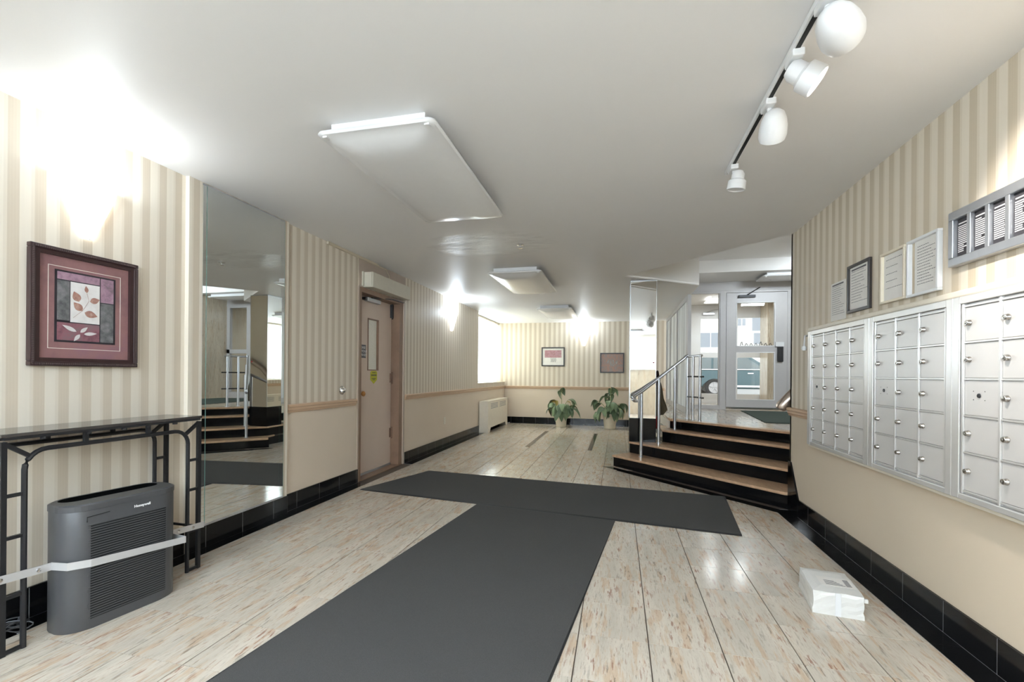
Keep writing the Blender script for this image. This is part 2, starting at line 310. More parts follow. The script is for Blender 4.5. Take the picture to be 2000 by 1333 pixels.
# ------------------------------------------------------------------ walls, ceiling
bm = B()
box(bm, XL-.25, XL, YR-.2, 2.34, 0, ZC); box(bm, XL-.25, XL+.03, 2.34, 3.24, 0, ZC)
wl = struct('wall_left', bm, M['wp_left'])
bm = B(); box(bm, XL-.25, XL, 3.24, 4.33, 0, ZC); box(bm, XL-.25, XL-.004, 4.33, 5.40, 2.115, ZC); box(bm, XL-.25, XL, 5.40, 8.6, 0, ZC); box(bm, XL-.25, XL, 8.6, YB, 0, .985); box(bm, XL-.25, XL-.2, 8.6, YB, 2.40, ZC)
struct('wall_left_far', bm, M['wp_left_low'])
bm = B(); box(bm, XL-.45, 1.12, YB, YB+.15, 0, ZC+.6); struct('wall_back', bm, M['wp_back'])
bm = B(); box(bm, XR, XR+.2, YR-.2, WY, 0, ZC); struct('wall_right', bm, M['wp_right'])
bm = B(); box(bm, XR, 3.6, WY-.03, WY-.001, LZ-.6, 3.1); box(bm, XR+.2, 3.6, WY-.12, WY-.03, 0, 3.1); struct('wall_stair_side', bm, M['cream'])
bm = B(); box(bm, 3.5, 3.62, WY, YO+.1, 0, 3.1); struct('wall_landing_right', bm, M['panelmarble'])
bm = B(); box(bm, XL-.25, XR+.2, YR-.2, YR, 0, ZC); struct('wall_rear', bm, pm('rear_wall_paint', (236, 230, 218), .5))
bm = B(); box(bm, XL, XR, YR, YR+.02, 0, 1.38); struct('wall_rear_panel', bm, M['panelmarble'])
wr = thing('fill_frame', 'wide window frame added around the unseen fill light behind the camera', 'window', (-.6, YR, 1.4), kind='structure')  # added frame that dresses the rear fill as a window
bm = B(); box(bm, -2.55, 1.35, YR, YR+.06, 1.36, 1.41); box(bm, -2.55, 1.35, YR, YR+.06, 2.27, 2.32); box(bm, -2.55, -2.5, YR, YR+.06, 1.41, 2.27); box(bm, 1.3, 1.35, YR, YR+.06, 1.41, 2.27); obj('window_frame', bm, M['white'], wr)
low = [(XL-.4, YR-.2), (XR+.2, YR-.2), (XR+.2, 4.20), (XR, 4.405), P1, P2, (1.11, YB), (XL-.4, YB)]
bm = B(); prism(bm, low, ZC, ZC+.02); struct('ceiling', bm, M['ceiling'])
up = [(XR+.2, 4.20), (3.6, 4.2), (3.6, 7.85), (1.105, 7.85), P2, P1, (XR, 4.405)]
bm = B(); prism(bm, up, 3.06, 3.1)
pts = [(XR+.2, 4.20), (XR, 4.405), P1, P2, (1.11, YB)]
for a, b in zip(pts, pts[1:]):
    vs = [bm.verts.new((a[0], a[1], ZC+.021)), bm.verts.new((b[0], b[1], ZC+.021)), bm.verts.new((b[0], b[1], 3.06)), bm.verts.new((a[0], a[1], 3.06))]; bm.faces.new(vs)
struct('ceiling_landing', bm, M['ceiling'])
bm = B(); box(bm, 1.1, 3.5, 7.85, YO+.3, 2.86, 3.1); struct('ceiling_soffit', bm, M['ceiling'])

# ------------------------------------------------------------------ floor with tiles
bm = B(); box(bm, XL-.3, 1.9, YR-.2, YB, -.06, -.004); floor = struct('floor', bm, M['grout'])
T = .305
bars = [(.9, 3.61), (-2.52, 4.06), (-2.22, 5.08), (1.03, 4.76)]
bars_t = [bars[0], bars[1], bars[2], bars[3]]
stem = [(-1.216, 3.87), (-.005, 3.73), (-.60, -1.45), (-1.81, -1.31)]
def inside(p, poly):
    c = False; n = len(poly)
    for i in range(n):
        (x1, y1), (x2, y2) = poly[i], poly[(i+1) % n]
        if (y1 > p[1]) != (y2 > p[1]) and p[0] < (x2-x1)*(p[1]-y1)/(y2-y1)+x1: c = not c
    return c
def clip(poly, f):  # keep f(p) >= 0
    out = []
    for i in range(len(poly)):
        a, b = poly[i], poly[(i+1) % len(poly)]; fa, fb = f(a), f(b)
        if fa >= 0: out.append(a)
        if (fa >= 0) != (fb >= 0):
            t = fa/(fa-fb); out.append((a[0]+(b[0]-a[0])*t, a[1]+(b[1]-a[1])*t))
    return out
BL, BR = -2.592, 1.357    # inner edges of the black border
def vis(x, y):
    d = Vector((x, y, -CAMH)) ; D = d.dot(Fv)
    if D < .3: return False
    u = 1000+879*d.dot(Rv)/D; v = 732-879*d.dot(Uv)/D
    return -60 < u < 2060 and v < 1400
tiles = []; rest = B(); g = .0018
i0 = math.floor((BL-.141)/T); j0 = math.floor((YR-2.066)/T)
for i in range(i0, 7):
    for j in range(j0, 32):
        x0, y0 = .141+T*i, 2.066+T*j
        q = [(x0+.0021, y0+.0018), (x0+T-.0021, y0+.0018), (x0+T-.0021, y0+T-.0018), (x0+.0021, y0+T-.0018)]
        for f in (lambda p: p[0]-BL, lambda p: BR-p[0], lambda p: p[1]-YR, lambda p: YB-.12-p[1], lambda p: 5.86-.17-(p[0]+p[1]) if p[1] < 5.95 else 1):
            if q: q = clip(q, f)
        if len(q) < 3: continue
        if all(inside(p, bars_t) or inside(p, stem) for p in q): continue
        c = (sum(p[0] for p in q)/len(q), sum(p[1] for p in q)/len(q))
        if c[0] > .7 and c[1] > 6.0: continue
        tiles.append((c[0]**2+c[1]**2 if any(vis(*p) for p in q) else 1e9, len(tiles), q, c))
tiles.sort(key=lambda t: t[:2]); meshcache = {}
for k, (d, _, q, c) in enumerate(tiles):
    if k < 290 and d < 1e8:
        key = tuple((round(p[0]-c[0], 3), round(p[1]-c[1], 3)) for p in q)
        if key not in meshcache:
            bm = B(); prism(bm, key, -.012, 0); bmesh.ops.recalc_face_normals(bm, faces=bm.faces[:]); me = bpy.data.meshes.new('floor_tile'); bm.to_mesh(me); bm.free(); me.materials.append(M['marble']); meshcache[key] = me
        o = bpy.data.objects.new('floor_tile', meshcache[key]); COL.objects.link(o); o.parent = floor; o.location = (c[0], c[1], R.uniform(-.0004, .0004))
    else: prism(rest, q, -.012, 0)
obj('floor_tiles', rest, M['marble'], floor, kind='stuff')
def strip_tiles(name, parent, mat, a0, a1, mk, first=0, step=T):
    """row of tiles along an axis between a0 and a1; mk(bm, s, e) adds one tile"""
    s = a0; e = math.ceil((a0-first)/step+1e-6)*step+first
    while s < a1-1e-4:
        e2 = min(e, a1); bm = B(); mk(bm, s+.0018, e2-.0018); obj(name, bm, mat, parent); s = e2; e = e2+step
OFF = 2.066
for a in ((BR, XR, YR, WY), (XL, BL, YR, 4.33), (XL, BL, 5.4, YB)): bx('border_bed', M['groutd'], floor, a[0], a[1], a[2], a[3], -.004, -.0012)
strip_tiles('border_tile', floor, M['black'], .6, WY-.02, lambda b, s, e: box(b, BR+.002, XR-.014, s, e, -.012, .0005), OFF)
for a, b_ in ((1.1, 4.33), (5.4, YB-.15)): strip_tiles('border_tile', floor, M['black'], a, b_, lambda b, s, e: box(b, XL+.014, BL-.002, s, e, -.012, .0005), OFF)
strip_tiles('border_tile', floor, M['black'], XL+.15, .6, lambda b, s, e: box(b, s, e, YB-.135, YB-.014, -.012, .0005), .141)
bm = B(); prism(bm, [(-.065, 5.93), (-.19, 5.93), (1.357, 4.325), (1.475, 4.36)], -.012, .0006); obj('border_tile', bm, M['black'], floor)
for x, y0, y1 in ((-1.43, 7.2, 9.3), (-.42, 7.12, 9.2)): bx('inlay_strip', M['black'], floor, x-.035, x+.035, y0, y1, -.011, .0015)
# baseboards of black tile with pale joints
def baseboard(name, mk, parts):
    bm = B(); mk(bm); o = struct(name, bm, M['groutd'])
    for args in parts: strip_tiles('base_tile', o, M['black'], *args)
H1 = .145
bb = lambda x0, x1, z=H1: (lambda b, s, e: box(b, x0, x1, s, e, 0.001, z, ))
baseboard('baseboard_left', lambda b: (box(b, XL, XL+.0112, YR, 2.34, 0, H1-.002), box(b, XL+.03, XL+.0392, 2.34, 3.24, 0, H1-.002), box(b, XL, XL+.0112, 3.24, 4.33, 0, H1-.002), box(b, XL, XL+.0112, 5.41, YB, 0, H1-.002)),
  [(.9, 2.34, bb(XL, XL+.012), OFF+.1), (2.34, 3.24, bb(XL+.03, XL+.040), OFF+.1), (3.24, 4.33, bb(XL, XL+.012), OFF+.1), (5.41, YB-.01, bb(XL, XL+.012), OFF+.1)])
baseboard('baseboard_right', lambda b: box(b, XR-.0112, XR, YR, WY, 0, H1-.002), [(.6, WY-.22, bb(XR-.012, XR), OFF+.12)])
baseboard('baseboard_back', lambda b: box(b, XL, .7, YB-.0112, YB, 0, H1-.002), [(XL+.02, .7, lambda b, s, e: box(b, s, e, YB-.012, YB, .001, H1), .2)])
bm = B(); prism(bm, [(WY-.22, 0), (WY, 0), (WY, .43), (WY-.05, .43), (WY-.22, H1)], XR-.014, XR, axis=0); obj('trim_1', bm, M['black'], kind='structure', label='black granite stringer rising beside the first step')
# chair rails
def railprof(name, p0, p1, nrm):
    bm = B(); p0, p1, nrm = Vector(p0), Vector(p1), Vector(nrm); prof = [(0, -.035), (.012, -.035), (.016, -.02), (.022, -.012), (.022, .006), (.03, .014), (.03, .03), (.018, .036), (0, .036)]
    a = [bm.verts.new(p0+nrm*d+Vector((0, 0, z))) for d, z in prof]; b = [bm.verts.new(p1+nrm*d+Vector((0, 0, z))) for d, z in prof]
    for i in range(len(prof)): k = (i+1) % len(prof); bm.faces.new((a[i], a[k], b[k], b[i]))
    bm.faces.new(a); bm.faces.new(b[::-1]); return obj(name, bm, M['rail'], kind='structure')
railprof('trim_2', (XL, 3.26, .87), (XL, 4.28, .87), (1, 0, 0)); railprof('trim_3', (XL, 5.42, .868), (XL, YB, .868), (1, 0, 0))
railprof('trim_4', (XL, YB, .868), (1.03, YB, .868), (0, -1, 0)); railprof('trim_5', (XR, 3.94, .872), (XR, WY+.001, .872), (-1, 0, 0))

# ------------------------------------------------------------------ mirror on its pilaster
mi = thing('wall_mirror', 'tall frameless wall mirror between the console table and the brown door', 'mirror', (XL+.03, 2.8, .147))
bx('mirror_panel', M['mirror'], mi, XL+.03, XL+.0392, 2.462, 3.136, .147, 2.42)
for y0, y1 in ((2.434, 2.459), (3.139, 3.185)): bx('side_strip', M['mirror'], mi, XL+.03, XL+.037, y0, y1, .147, 2.42)
for y in (2.4605, 3.1375, 3.1865): bx('glass_edge', M['glassedge'], mi, XL+.03, XL+.0372, y-.0012, y+.0012, .147, 2.42)
bx('bottom_channel', M['alu'], mi, XL+.03, XL+.041, 2.434, 3.185, .146, .160)
bx('top_channel', M['alu'], mi, XL+.03, XL+.039, 2.434, 3.185, 2.418, 2.428)

# ------------------------------------------------------------------ brown service door on the left
dr = thing('door_1', 'tan painted steel door with a narrow wired glass pane', 'door', (XL-.12, 4.83, 0), kind='structure')
lx = XL-.115
bm = B(); box(bm, lx-.045, lx, 4.40, 4.715, .012, 2.06); box(bm, lx-.045, lx, 4.945, 5.268, .012, 2.06); box(bm, lx-.045, lx, 4.715, 4.945, .012, 1.215); box(bm, lx-.045, lx, 4.715, 4.945, 1.815, 2.06); obj('leaf', bm, M['door'], dr)
vp = bx('vision_pane', M['wired'], dr, lx-.028, lx-.020, 4.715, 4.945, 1.215, 1.815)
bm = B()
for y0, y1, z0, z1 in ((4.709, 4.721, 1.209, 1.821), (4.939, 4.951, 1.209, 1.821), (4.709, 4.951, 1.209, 1.221), (4.709, 4.951, 1.809, 1.821)): box(bm, lx-.02, lx+.006, y0, y1, z0, z1)
obj('pane_frame', bm, M['jamb'], dr)
bx('door_sweep', M['alu'], dr, lx-.002, lx+.008, 4.41, 5.26, .006, .035)
bm = B(); box(bm, XL-.2, XL-.001, 4.33, 4.40, 0, 2.115); box(bm, XL-.2, XL-.001, 5.272, 5.36, 0, 2.115); box(bm, XL-.2, XL-.001, 4.40, 5.272, 2.064, 2.115); obj('door_frame', bm, M['jamb'], dr)
bm = B(); box(bm, XL-.05, XL+.012, 5.36, 5.405, 0, 2.10, bev=.003); box(bm, XL-.001, XL+.010, 4.315, 4.338, 0, 2.12); obj('casing', bm, M['frame'], dr)
bx('transom_panel', M['frame'], dr, XL-.004, XL+.004, 4.335, 5.42, 2.12, ZC-.006)
hs = None
for z, big in ((1.97, 1), (1.12, 0), (.42, 0)):
    bm = B(); h = .085 if big else .06
    box(bm, lx-.004, lx+(.03 if big else .012), 5.235, 5.285 if big else 5.272, z-h, z+h, bev=.004); tube(bm, [(lx+.016, 5.268, z-h-.015), (lx+.016, 5.268, z+h+.015)], .010)
    obj('hinge', bm, M['dark'] if big else M['brownhinge'], dr)
bm = B(); box(bm, lx, lx+.05, 4.63, 4.92, 2.005, 2.052, bev=.006); clo = obj('closer_body', bm, M['alu'], dr, label='silver door closer body')
bm = B(); tube(bm, [(lx+.055, 4.70, 2.05), (XL+.02, 5.05, 2.085), (XL+.02, 5.34, 2.09)], None, flat=(.012, .004)); box(bm, lx+.0, lx+.045, 4.585, 4.632, 2.015, 2.045); obj('closer_arm', bm, M['dark'], dr)
bm = B(); T4 = Matrix.Translation((lx, 4.545, .945)) @ Matrix.Rotation(PI/2, 4, 'Y'); lathe(bm, [(.026, 0), (.026, .008), (.012, .012), (.012, .035), (.028, .042), (.03, .058), (.018, .07), (0, .072)], n=16, mat=T4); obj('door_knob', bm, M['brass'], dr, True)
sg = bx('door_sign', M['signgrey'], dr, lx, lx+.004, 4.518, 4.668, 1.352, 1.502, label='dark grey plate with three lines of pale letters')
text('lettering', 'PLEASE\nUSE YOUR\nOWN KEY', M['letters'], sg, (lx+.0045, 4.593, 1.427), .042, rotm((0, 1, 0), (0, 0, 1)), .0004)
bm = B(); prism(bm, [(4.775, 1.19), (4.80, 1.205), (4.90, 1.205), (4.925, 1.19), (4.925, 1.10), (4.85, 1.05), (4.775, 1.10)], lx, lx+.002, axis=0); ys = obj('warning_sticker', bm, M['yellow'], dr, label='yellow shield shaped sticker')
bm = B()
for z, w in ((1.185, .04), (1.16, .06), (1.148, .06), (1.115, .045), (1.10, .03)): box(bm, lx+.002, lx+.0026, 4.85-w, 4.85+w, z-.0035, z+.0035)
obj('print', bm, M['artblack'], ys)
bx('threshold', M['jamb'], dr, XL-.2, XL+.01, 4.40, 5.272, 0, .010)
ob = thing('door_operator_box', 'cream metal operator housing mounted above the tan door', 'box', (XL, 4.86, 2.12))
bx('housing', M['beigebox'], ob, XL+.004, XL+.118, 4.42, 5.33, 2.118, 2.285, bev=.006)
bx('end_plate', M['beigebox'], ob, XL+.004, XL+.108, 4.412, 4.42, 2.125, 2.278)
bx('back_plate', M['beigebox'], ob, XL+.004, XL+.02, 4.385, 4.412, 2.13, 2.285)
bm = B(); tube(bm, [(XL+.012, 3.78, ZC-.014), (XL+.012, 4.7, ZC-.014)], None, flat=(.012, .012)); tube(bm, [(XL+.014, 4.70, ZC-.02), (XL+.03, 4.86, ZC-.03), (XL+.035, 4.93, ZC-.09), (XL+.035, 4.93, 2.287)], .006, 6)
obj('cable_raceway', bm, M['cable'], label='thin cream cable raceway along the ceiling edge above the tan door', cat='cable duct')
bm = B(); T4 = Matrix.Translation((XL, 4.04, 1.0)) @ Matrix.Rotation(PI/2, 4, 'Y'); lathe(bm, [(.045, 0), (.045, .008), (.035, .012), (.03, .025), (.018, .04), (0, .044)], n=20, mat=T4)
obj('wall_bumper', bm, M['chrome'], None, True, label='round chrome door bumper on the striped wall beside the tan door', cat='doorstop')
ot = thing('wall_outlet', 'small cream wall outlet below the chair rail past the tan door', 'outlet', (XL, 6.83, .42)); bx('plate', M['cream'], ot, XL, XL+.006, 6.795, 6.865, .365, .48, bev=.002)
for z in (.4, .445): bx('socket', M['ivory'], ot, XL+.006, XL+.009, 6.815, 6.845, z-.014, z+.014, bev=.001)

# ------------------------------------------------------------------ framed pictures
def leafpoly(c, L, w, ang, n=7):
    pts = []
    for s in (1, -1):
        rng = range(0, n+1) if s == 1 else range(n-1, 0, -1)
        for i in rng:
            t = i/n; r = s*w*math.sin(PI*t**.8); pts.append((c[0]+math.cos(ang)*L*t-math.sin(ang)*r, c[1]+math.sin(ang)*L*t+math.cos(ang)*r))
    return pts
# large picture: local plane coords (y along wall, z up), tilted slightly
pc = thing('framed_picture', 'large dark mahogany framed leaf print with mauve mat above the console table', 'picture', (XL, 1.783, 1.492))
Wp, Hp = .245, .293
def rect(bm, x0, x1, a0, a1, b0, b1): box(bm, x0, x1, a0, a1, b0, b1)
def ringframe(bm, x0, x1, cy, cz, w, h, t, bev=0):
    box(bm, x0, x1, cy-w, cy+w, cz+h-t, cz+h, bev); box(bm, x0, x1, cy-w, cy+w, cz-h, cz-h+t, bev); box(bm, x0, x1, cy-w, cy-w+t, cz-h+t, cz+h-t, bev); box(bm, x0, x1, cy+w-t, cy+w, cz-h+t, cz+h-t, bev)
cy, cz = 1.783, 1.492
bm = B(); ringframe(bm, XL+.004, XL+.032, cy, cz, Wp, Hp, .022, .004); ringframe(bm, XL+.004, XL+.026, cy, cz, Wp-.022, Hp-.022, .018); fr = obj('frame', bm, M['mahogany'], pc)
bm = B()
for k in range(68): z = cz-Hp+.012+k*(2*Hp-.024)/67; [box(bm, XL+.031, XL+.035, y-.004, y+.004, z-.0028, z+.0028) for y in (cy-Wp+.011, cy+Wp-.011)]
for k in range(56): y = cy-Wp+.012+k*(2*Wp-.024)/55; [box(bm, XL+.031, XL+.035, y-.0028, y+.0028, z-.004, z+.004) for z in (cz-Hp+.011, cz+Hp-.011)]
obj('beading', bm, M['bead'], fr, kind='stuff')
bx('mat_board', M['mauve'], pc, XL+.004, XL+.010, cy-.205, cy+.205, cz-.253, cz+.253)
bm = B(); ringframe(bm, XL+.010, XL+.0108, cy, cz, .165, .206, .003); obj('mat_line', bm, M['ivory'], pc)
ar = bx('print', M['artblack'], pc, XL+.010, XL+.0112, cy-.138, cy+.138, cz-.172, cz+.188)
X0, X1 = XL+.0112, XL+.0122
def art(m, a0, a1, b0, b1): bx('print_panel', m, pc, X0, X1, cy+a0, cy+a1, cz+b0, cz+b1)
art(M['artmauve'], -.128, .06, .142, .18); art(M['artgrey'], -.128, -.076, -.062, .137); art(M['artpaper'], -.072, .06, -.068, .137); art(M['artplum'], -.128, .06, -.162, -.073); art(M['artmauve'], .065, .128, .052, .18); art(M['artgrey'], .065, .128, -.162, .047)
for (a, b, L, w, an) in ((-.035, .04, .055, .019, 2.0), (.0, .092, .035, .009, 1.7), (.015, .048, .048, .016, .35), (-.02, -.005, .055, .018, 2.35), (-.01, -.012, .062, .018, -.25)):
    bm = B(); prism(bm, leafpoly((cy+a, cz+b), L, w, an), X1, X1+.0006, axis=0); obj('printed_leaf', bm, M['leafprint'], pc)
bm = B(); tube(bm, [(X1+.0003, cy-.06, cz-.045), (X1+.0003, cy-.02, cz-.005), (X1+.0003, cy+.01, cz+.05), (X1+.0003, cy+.0, cz+.09)], None, flat=(.0008, .0004)); obj('printed_stem', bm, M['leafprint'], pc)
for (a, b, L, w, an) in ((-.045, -.115, .068, .010, 2.7), (-.028, -.118, .045, .009, .75), (-.012, -.125, .06, .009, .12), (-.03, -.128, .045, .009, -2.2)):
    bm = B(); prism(bm, leafpoly((cy+a, cz+b), L, w, an), X1, X1+.0006, axis=0); obj('printed_leaf', bm, M['leafwhite'], pc)
def backpic(cx, cz, w, h, art1, label, inner):
    t = thing('framed_picture', label, 'picture', (cx, YB, cz-h), group='framed prints on the back wall')
    bm = B(); y0, y1 = YB-.028, YB-.003
    for a0, a1, b0, b1 in ((-w, w, h-.028, h), (-w, w, -h, -h+.028), (-w, -w+.028, -h+.028, h-.028), (w-.028, w, -h+.028, h-.028)): box(bm, cx+a0, cx+a1, y0, y1, cz+b0, cz+b1, bev=.004)
    obj('frame', bm, M['blackframe'], t); bx('mat_board', M['paper'] if inner else M['print2'], t, cx-w+.026, cx+w-.026, YB-.012, YB-.004, cz-h+.026, cz+h-.026)
    if inner:
        bx('print', art1, t, cx-w*.72, cx+w*.72, YB-.0135, YB-.012, cz-.02, cz+h*.68)
        bm = B()
        for k in range(5): tube(bm, [(cx-.05+k*.025, YB-.0135, cz-.13+.01*(k % 2)), (cx-.04+k*.028, YB-.0135, cz-.08), (cx-.06+k*.03, YB-.0135, cz-.03)], .004, 5)
        obj('printed_stems', bm, M['artgrey'], t)
    else:
        bm = B()
        for k in range(4): prism(bm, leafpoly((cx-.10+k*.065, cz-.015-.02*(k % 2)), .095, .018, 1.35+.12*(k % 3)), YB-.0135, YB-.012, axis=1)
        for k in range(4): prism(bm, leafpoly((cx-.02+k*.02, cz-.005), .085, .008, -1.9+.28*k), YB-.0136, YB-.012, axis=1)
        obj('print', bm, M['artdull'], t)
backpic(-1.52, 1.612, .28, .23, M['print1'], 'dark framed reddish print with white lower half, left of the back wall sconce', True)
backpic(-.135, 1.468, .275, .234, M['print2'], 'dark framed earth toned print hung lower, near the mirrored column', False)

# ------------------------------------------------------------------ sconces
def sconce(pos, label, face):
    t = thing('wall_sconce', label, 'sconce', pos, group='lit wall sconces', rotz=0 if face == 'x' else -PI/2)
    bm = B(); top = [(0, -.135), (.055, -.105), (.098, -.03), (.098, .03), (.055, .105), (0, .135)]; mid = [(0, -.128), (.05, -.1), (.09, -.028), (.09, .028), (.05, .1), (0, .128)]; bot = [(0, -.028), (.018, -.022), (.028, -.008), (.028, .008), (.018, .022), (0, .028)]
    L = [[bm.verts.new((x+.002, y, z)) for x, y in pp] for pp, z in ((bot, 0), (mid, .235), (top, .29))]
    for a, b in zip(L, L[1:]):
        for i in range(5): bm.faces.new((a[i], a[i+1], b[i+1], b[i]))
    bm.faces.new(L[0])
    o = obj('shade', bm, M['sconce']); o.parent = t
    bm = B(); box(bm, 0, .006, -.06, .06, .06, .24); o = obj('back_plate', bm, M['white']); o.parent = t
    bm = B(); lathe(bm, [(.004, -.012), (.008, -.006), (.006, .0), (0, .0)], (.012, 0, 0), 8); o = obj('finial', bm, M['white']); o.parent = t
    return t
sconce((XL, 1.79, 1.875), 'glowing white wedge sconce above the large mauve picture', 'x')
sconce((XL, 7.09, 1.90), 'glowing white wedge sconce on the left wall past the tan door', 'x')
sconce((-.79, YB, 1.875), 'glowing white wedge sconce on the back wall between two prints', 'y')

# ------------------------------------------------------------------ ceiling lights
def ceiling_light(x0, x1, y0, y1, z, label, mat=None, dep=.095, group='wraparound ceiling lights of the lobby'):
    t = thing('ceiling_light', label, 'ceiling light', ((x0+x1)/2, (y0+y1)/2, z), group=group)
    bx('housing', M['white'], t, x0+.05, x1-.05, y0+.03, y1-.03, z-.045, z)
    cx_, cy_ = (x0+x1)/2, (y0+y1)/2; w, l = (x1-x0)/2, (y1-y0)/2
    bm = B(); rings = []
    for k, (iw, dz, rr) in enumerate(((.004, .044, .03), (-.010, .048, .035), (-.014, .058, .038), (-.006, .067, .038), (.012, .068, .045), (.05, dep*.86, .06), (.10, dep*1.05, .06), (.17, dep*1.14, .06), (.24, dep*1.16, .03))):
        a, b = w-iw, l-iw; ring = []
        for (sx, sy, a0) in ((1, 1, 0), (-1, 1, PI/2), (-1, -1, PI), (1, -1, 1.5*PI)):
            for i in range(5): an = a0+PI/2*i/4; ring.append(bm.verts.new((cx_+sx*(a-rr)+rr*math.cos(an), cy_+sy*(b-rr)+rr*math.sin(an), z-dz)))
        rings.append(ring)
    for a, b in zip(rings, rings[1:]):
        for i in range(20): bm.faces.new((a[i], a[(i+1) % 20], b[(i+1) % 20], b[i]))
    bm.faces.new(rings[-1]); obj('diffuser', bm, mat or M['acrylic'], t, True)
    for sx in (-1, 1): bx('end_clip', M['white'], t, cx_+sx*(w-.03)-.012, cx_+sx*(w-.03)+.012, y0+.005, y0+.03, z-.075, z-.04)
    return t
ceiling_light(-1.475, -.865, 1.98, 3.30, ZC, 'large unlit wraparound ceiling light nearest the camera')
ceiling_light(-1.50, -.88, 5.13, 6.45, ZC, 'unlit wraparound ceiling light past the water stained ceiling patch')
ceiling_light(-1.44, -.83, 8.08, 9.40, ZC, 'small looking unlit ceiling light farthest away near the back wall')
ceiling_light(2.28, 3.3, 7.98, 8.42, 2.86, 'ceiling light above the inner entrance door', group='ceiling lights of the stair landing', dep=.08)
ceiling_light(2.36, 2.9, 5.6, 7.0, 3.06, 'ceiling light of the landing half hidden by the mailbox wall', group='ceiling lights of the stair landing')
bm = B(); lathe(bm, [(.035, 0), (.035, -.006), (.012, -.01), (.010, -.03), (.022, -.032), (.022, -.036), (0, -.038)], (-.93, 4.26, ZC), 16); obj('sprinkler_head', bm, M['chrome'], None, True, label='small chrome sprinkler on the stained ceiling patch', cat='sprinkler')
# unseen fixture added at the overhead fill behind the camera
ceiling_light(-1.9, .7, -1.2, -.3, ZC, 'long ceiling fixture added out of view behind the camera', group='wraparound ceiling lights of the lobby', dep=.05)

# ------------------------------------------------------------------ track light
tl = thing('track_light', 'white ceiling track with four lamp heads, one of them lit', 'track light', (.645, 1.4, ZC))
bm = B(); box(bm, .628, .664, -.3, 2.99, ZC-.024, ZC-.001, bev=.003); trk = obj('track', bm, M['white'], tl)
bx('track_slot', M['plasticdark'], trk, .638, .655, -.28, 2.97, ZC-.0255, ZC-.0235)
def aim(loc, d): return Matrix.Translation(loc) @ Vector(d).to_track_quat('Z', 'Y').to_matrix().to_4x4()
def head(y, d, size, label=None, lit=False, egg=True):
    c = Vector((.655, y, ZC-.024)); bm = B(); box(bm, .63, .672, y-.045, y+.045, ZC-.05, ZC-.022, bev=.004); tube(bm, [c+Vector((0, 0, -.02)), c+Vector((.006, 0, -.065))], .011, 10)
    h = obj('lamp_head', bm, M['white'], tl, label=label)
    k = c+Vector((.02, 0, -.075)); s = size
    prof = [(0, -.05*s), (.022*s, -.046*s), (.042*s, -.03*s), (.056*s, 0), (.064*s, .04*s), (.066*s, .075*s), (.060*s, .10*s), (.055*s, .10*s), (.05*s, .075*s), (0, .06*s)] if egg else [(0, -.06*s), (.03*s, -.055*s), (.042*s, -.035*s), (.042*s, .0), (.058*s, .012*s), (.06*s, .07*s), (.054*s, .07*s), (.052*s, .06*s), (0, .058*s)]
    bm = B(); lathe(bm, prof, n=24, mat=aim(k, d)); sh = obj('shade', bm, M['white'], h, True)
    if lit: bm = B(); lathe(bm, [(0, .0), (.052*s, .0), (.050*s, .004), (0, .005)], (0, 0, .063*s), 20, mat=aim(k, d)); obj('lens', bm, M['lamp'], h, label='glowing lens')
head(1.66, (.6, .75, -.12), 1.0, 'egg shaped white lamp head')
head(1.93, (.75, -.12, -.6), .95, 'lit cylindrical lamp head', True, False)
head(2.24, (.12, .72, -.62), .9, 'egg shaped white lamp head')
head(2.88, (-.12, .12, -1), .85, 'cylindrical lamp head', False, False)

# ------------------------------------------------------------------ window with vertical blinds
wn = thing('window_1', 'bright window in a deep recess at the far left', 'window', (XL-.3, 9.7, 1.0), kind='structure')
bm = B(); xw = XL-.30
box(bm, xw, xw+.05, 8.6, 8.65, .985, 2.43); box(bm, xw, xw+.05, YB-.05, YB, .985, 2.43); box(bm, xw, xw+.05, 8.65, YB-.05, .985, 1.03); box(bm, xw, xw+.05, 8.65, YB-.05, 2.39, 2.43); box(bm, xw, xw+.05, 9.66, 9.70, 1.03, 2.39); obj('window_frame', bm, M['alu'], wn)
for a, b in ((8.65, 9.66), (9.70, YB-.05)): bx('window_pane', M['glass'], wn, xw+.02, xw+.026, a, b, 1.03, 2.39)
bx('window_sill', M['cream'], wn, XL-.25, XL+.012, 8.6, YB-.001, .985, 1.0, bev=.003)
bm = B(); box(bm, xw-.02, XL-.2, 8.55, 8.6, .9, ZC); box(bm, xw-.02, XL-.2, 8.55, YB, .8, .985); obj('recess', bm, M['cream'], wn)
vb = thing('vertical_blinds', 'pale vertical blinds glowing in front of the far window', 'blinds', (XL-.17, 9.68, 2.4))
bx('headrail', M['cream'], vb, XL-.19, XL-.15, 8.62, YB-.005, 2.395, 2.425)
bm = B(); box(bm, -.001, .001, -.045, .045, 1.02, 2.395); bmesh.ops.recalc_face_normals(bm, faces=bm.faces[:]); vme = bpy.data.meshes.new('vane'); bm.to_mesh(vme); bm.free(); vme.materials.append(M['vane'])
for k in range(27):
    o = bpy.data.objects.new('vane', vme); COL.objects.link(o); o.parent = vb; o.matrix_parent_inverse = vb.matrix_world.inverted(); o.location = (XL-.17, 8.66+k*.078, 0); o.rotation_euler = (0, 0, .42+R.uniform(-.06, .06))

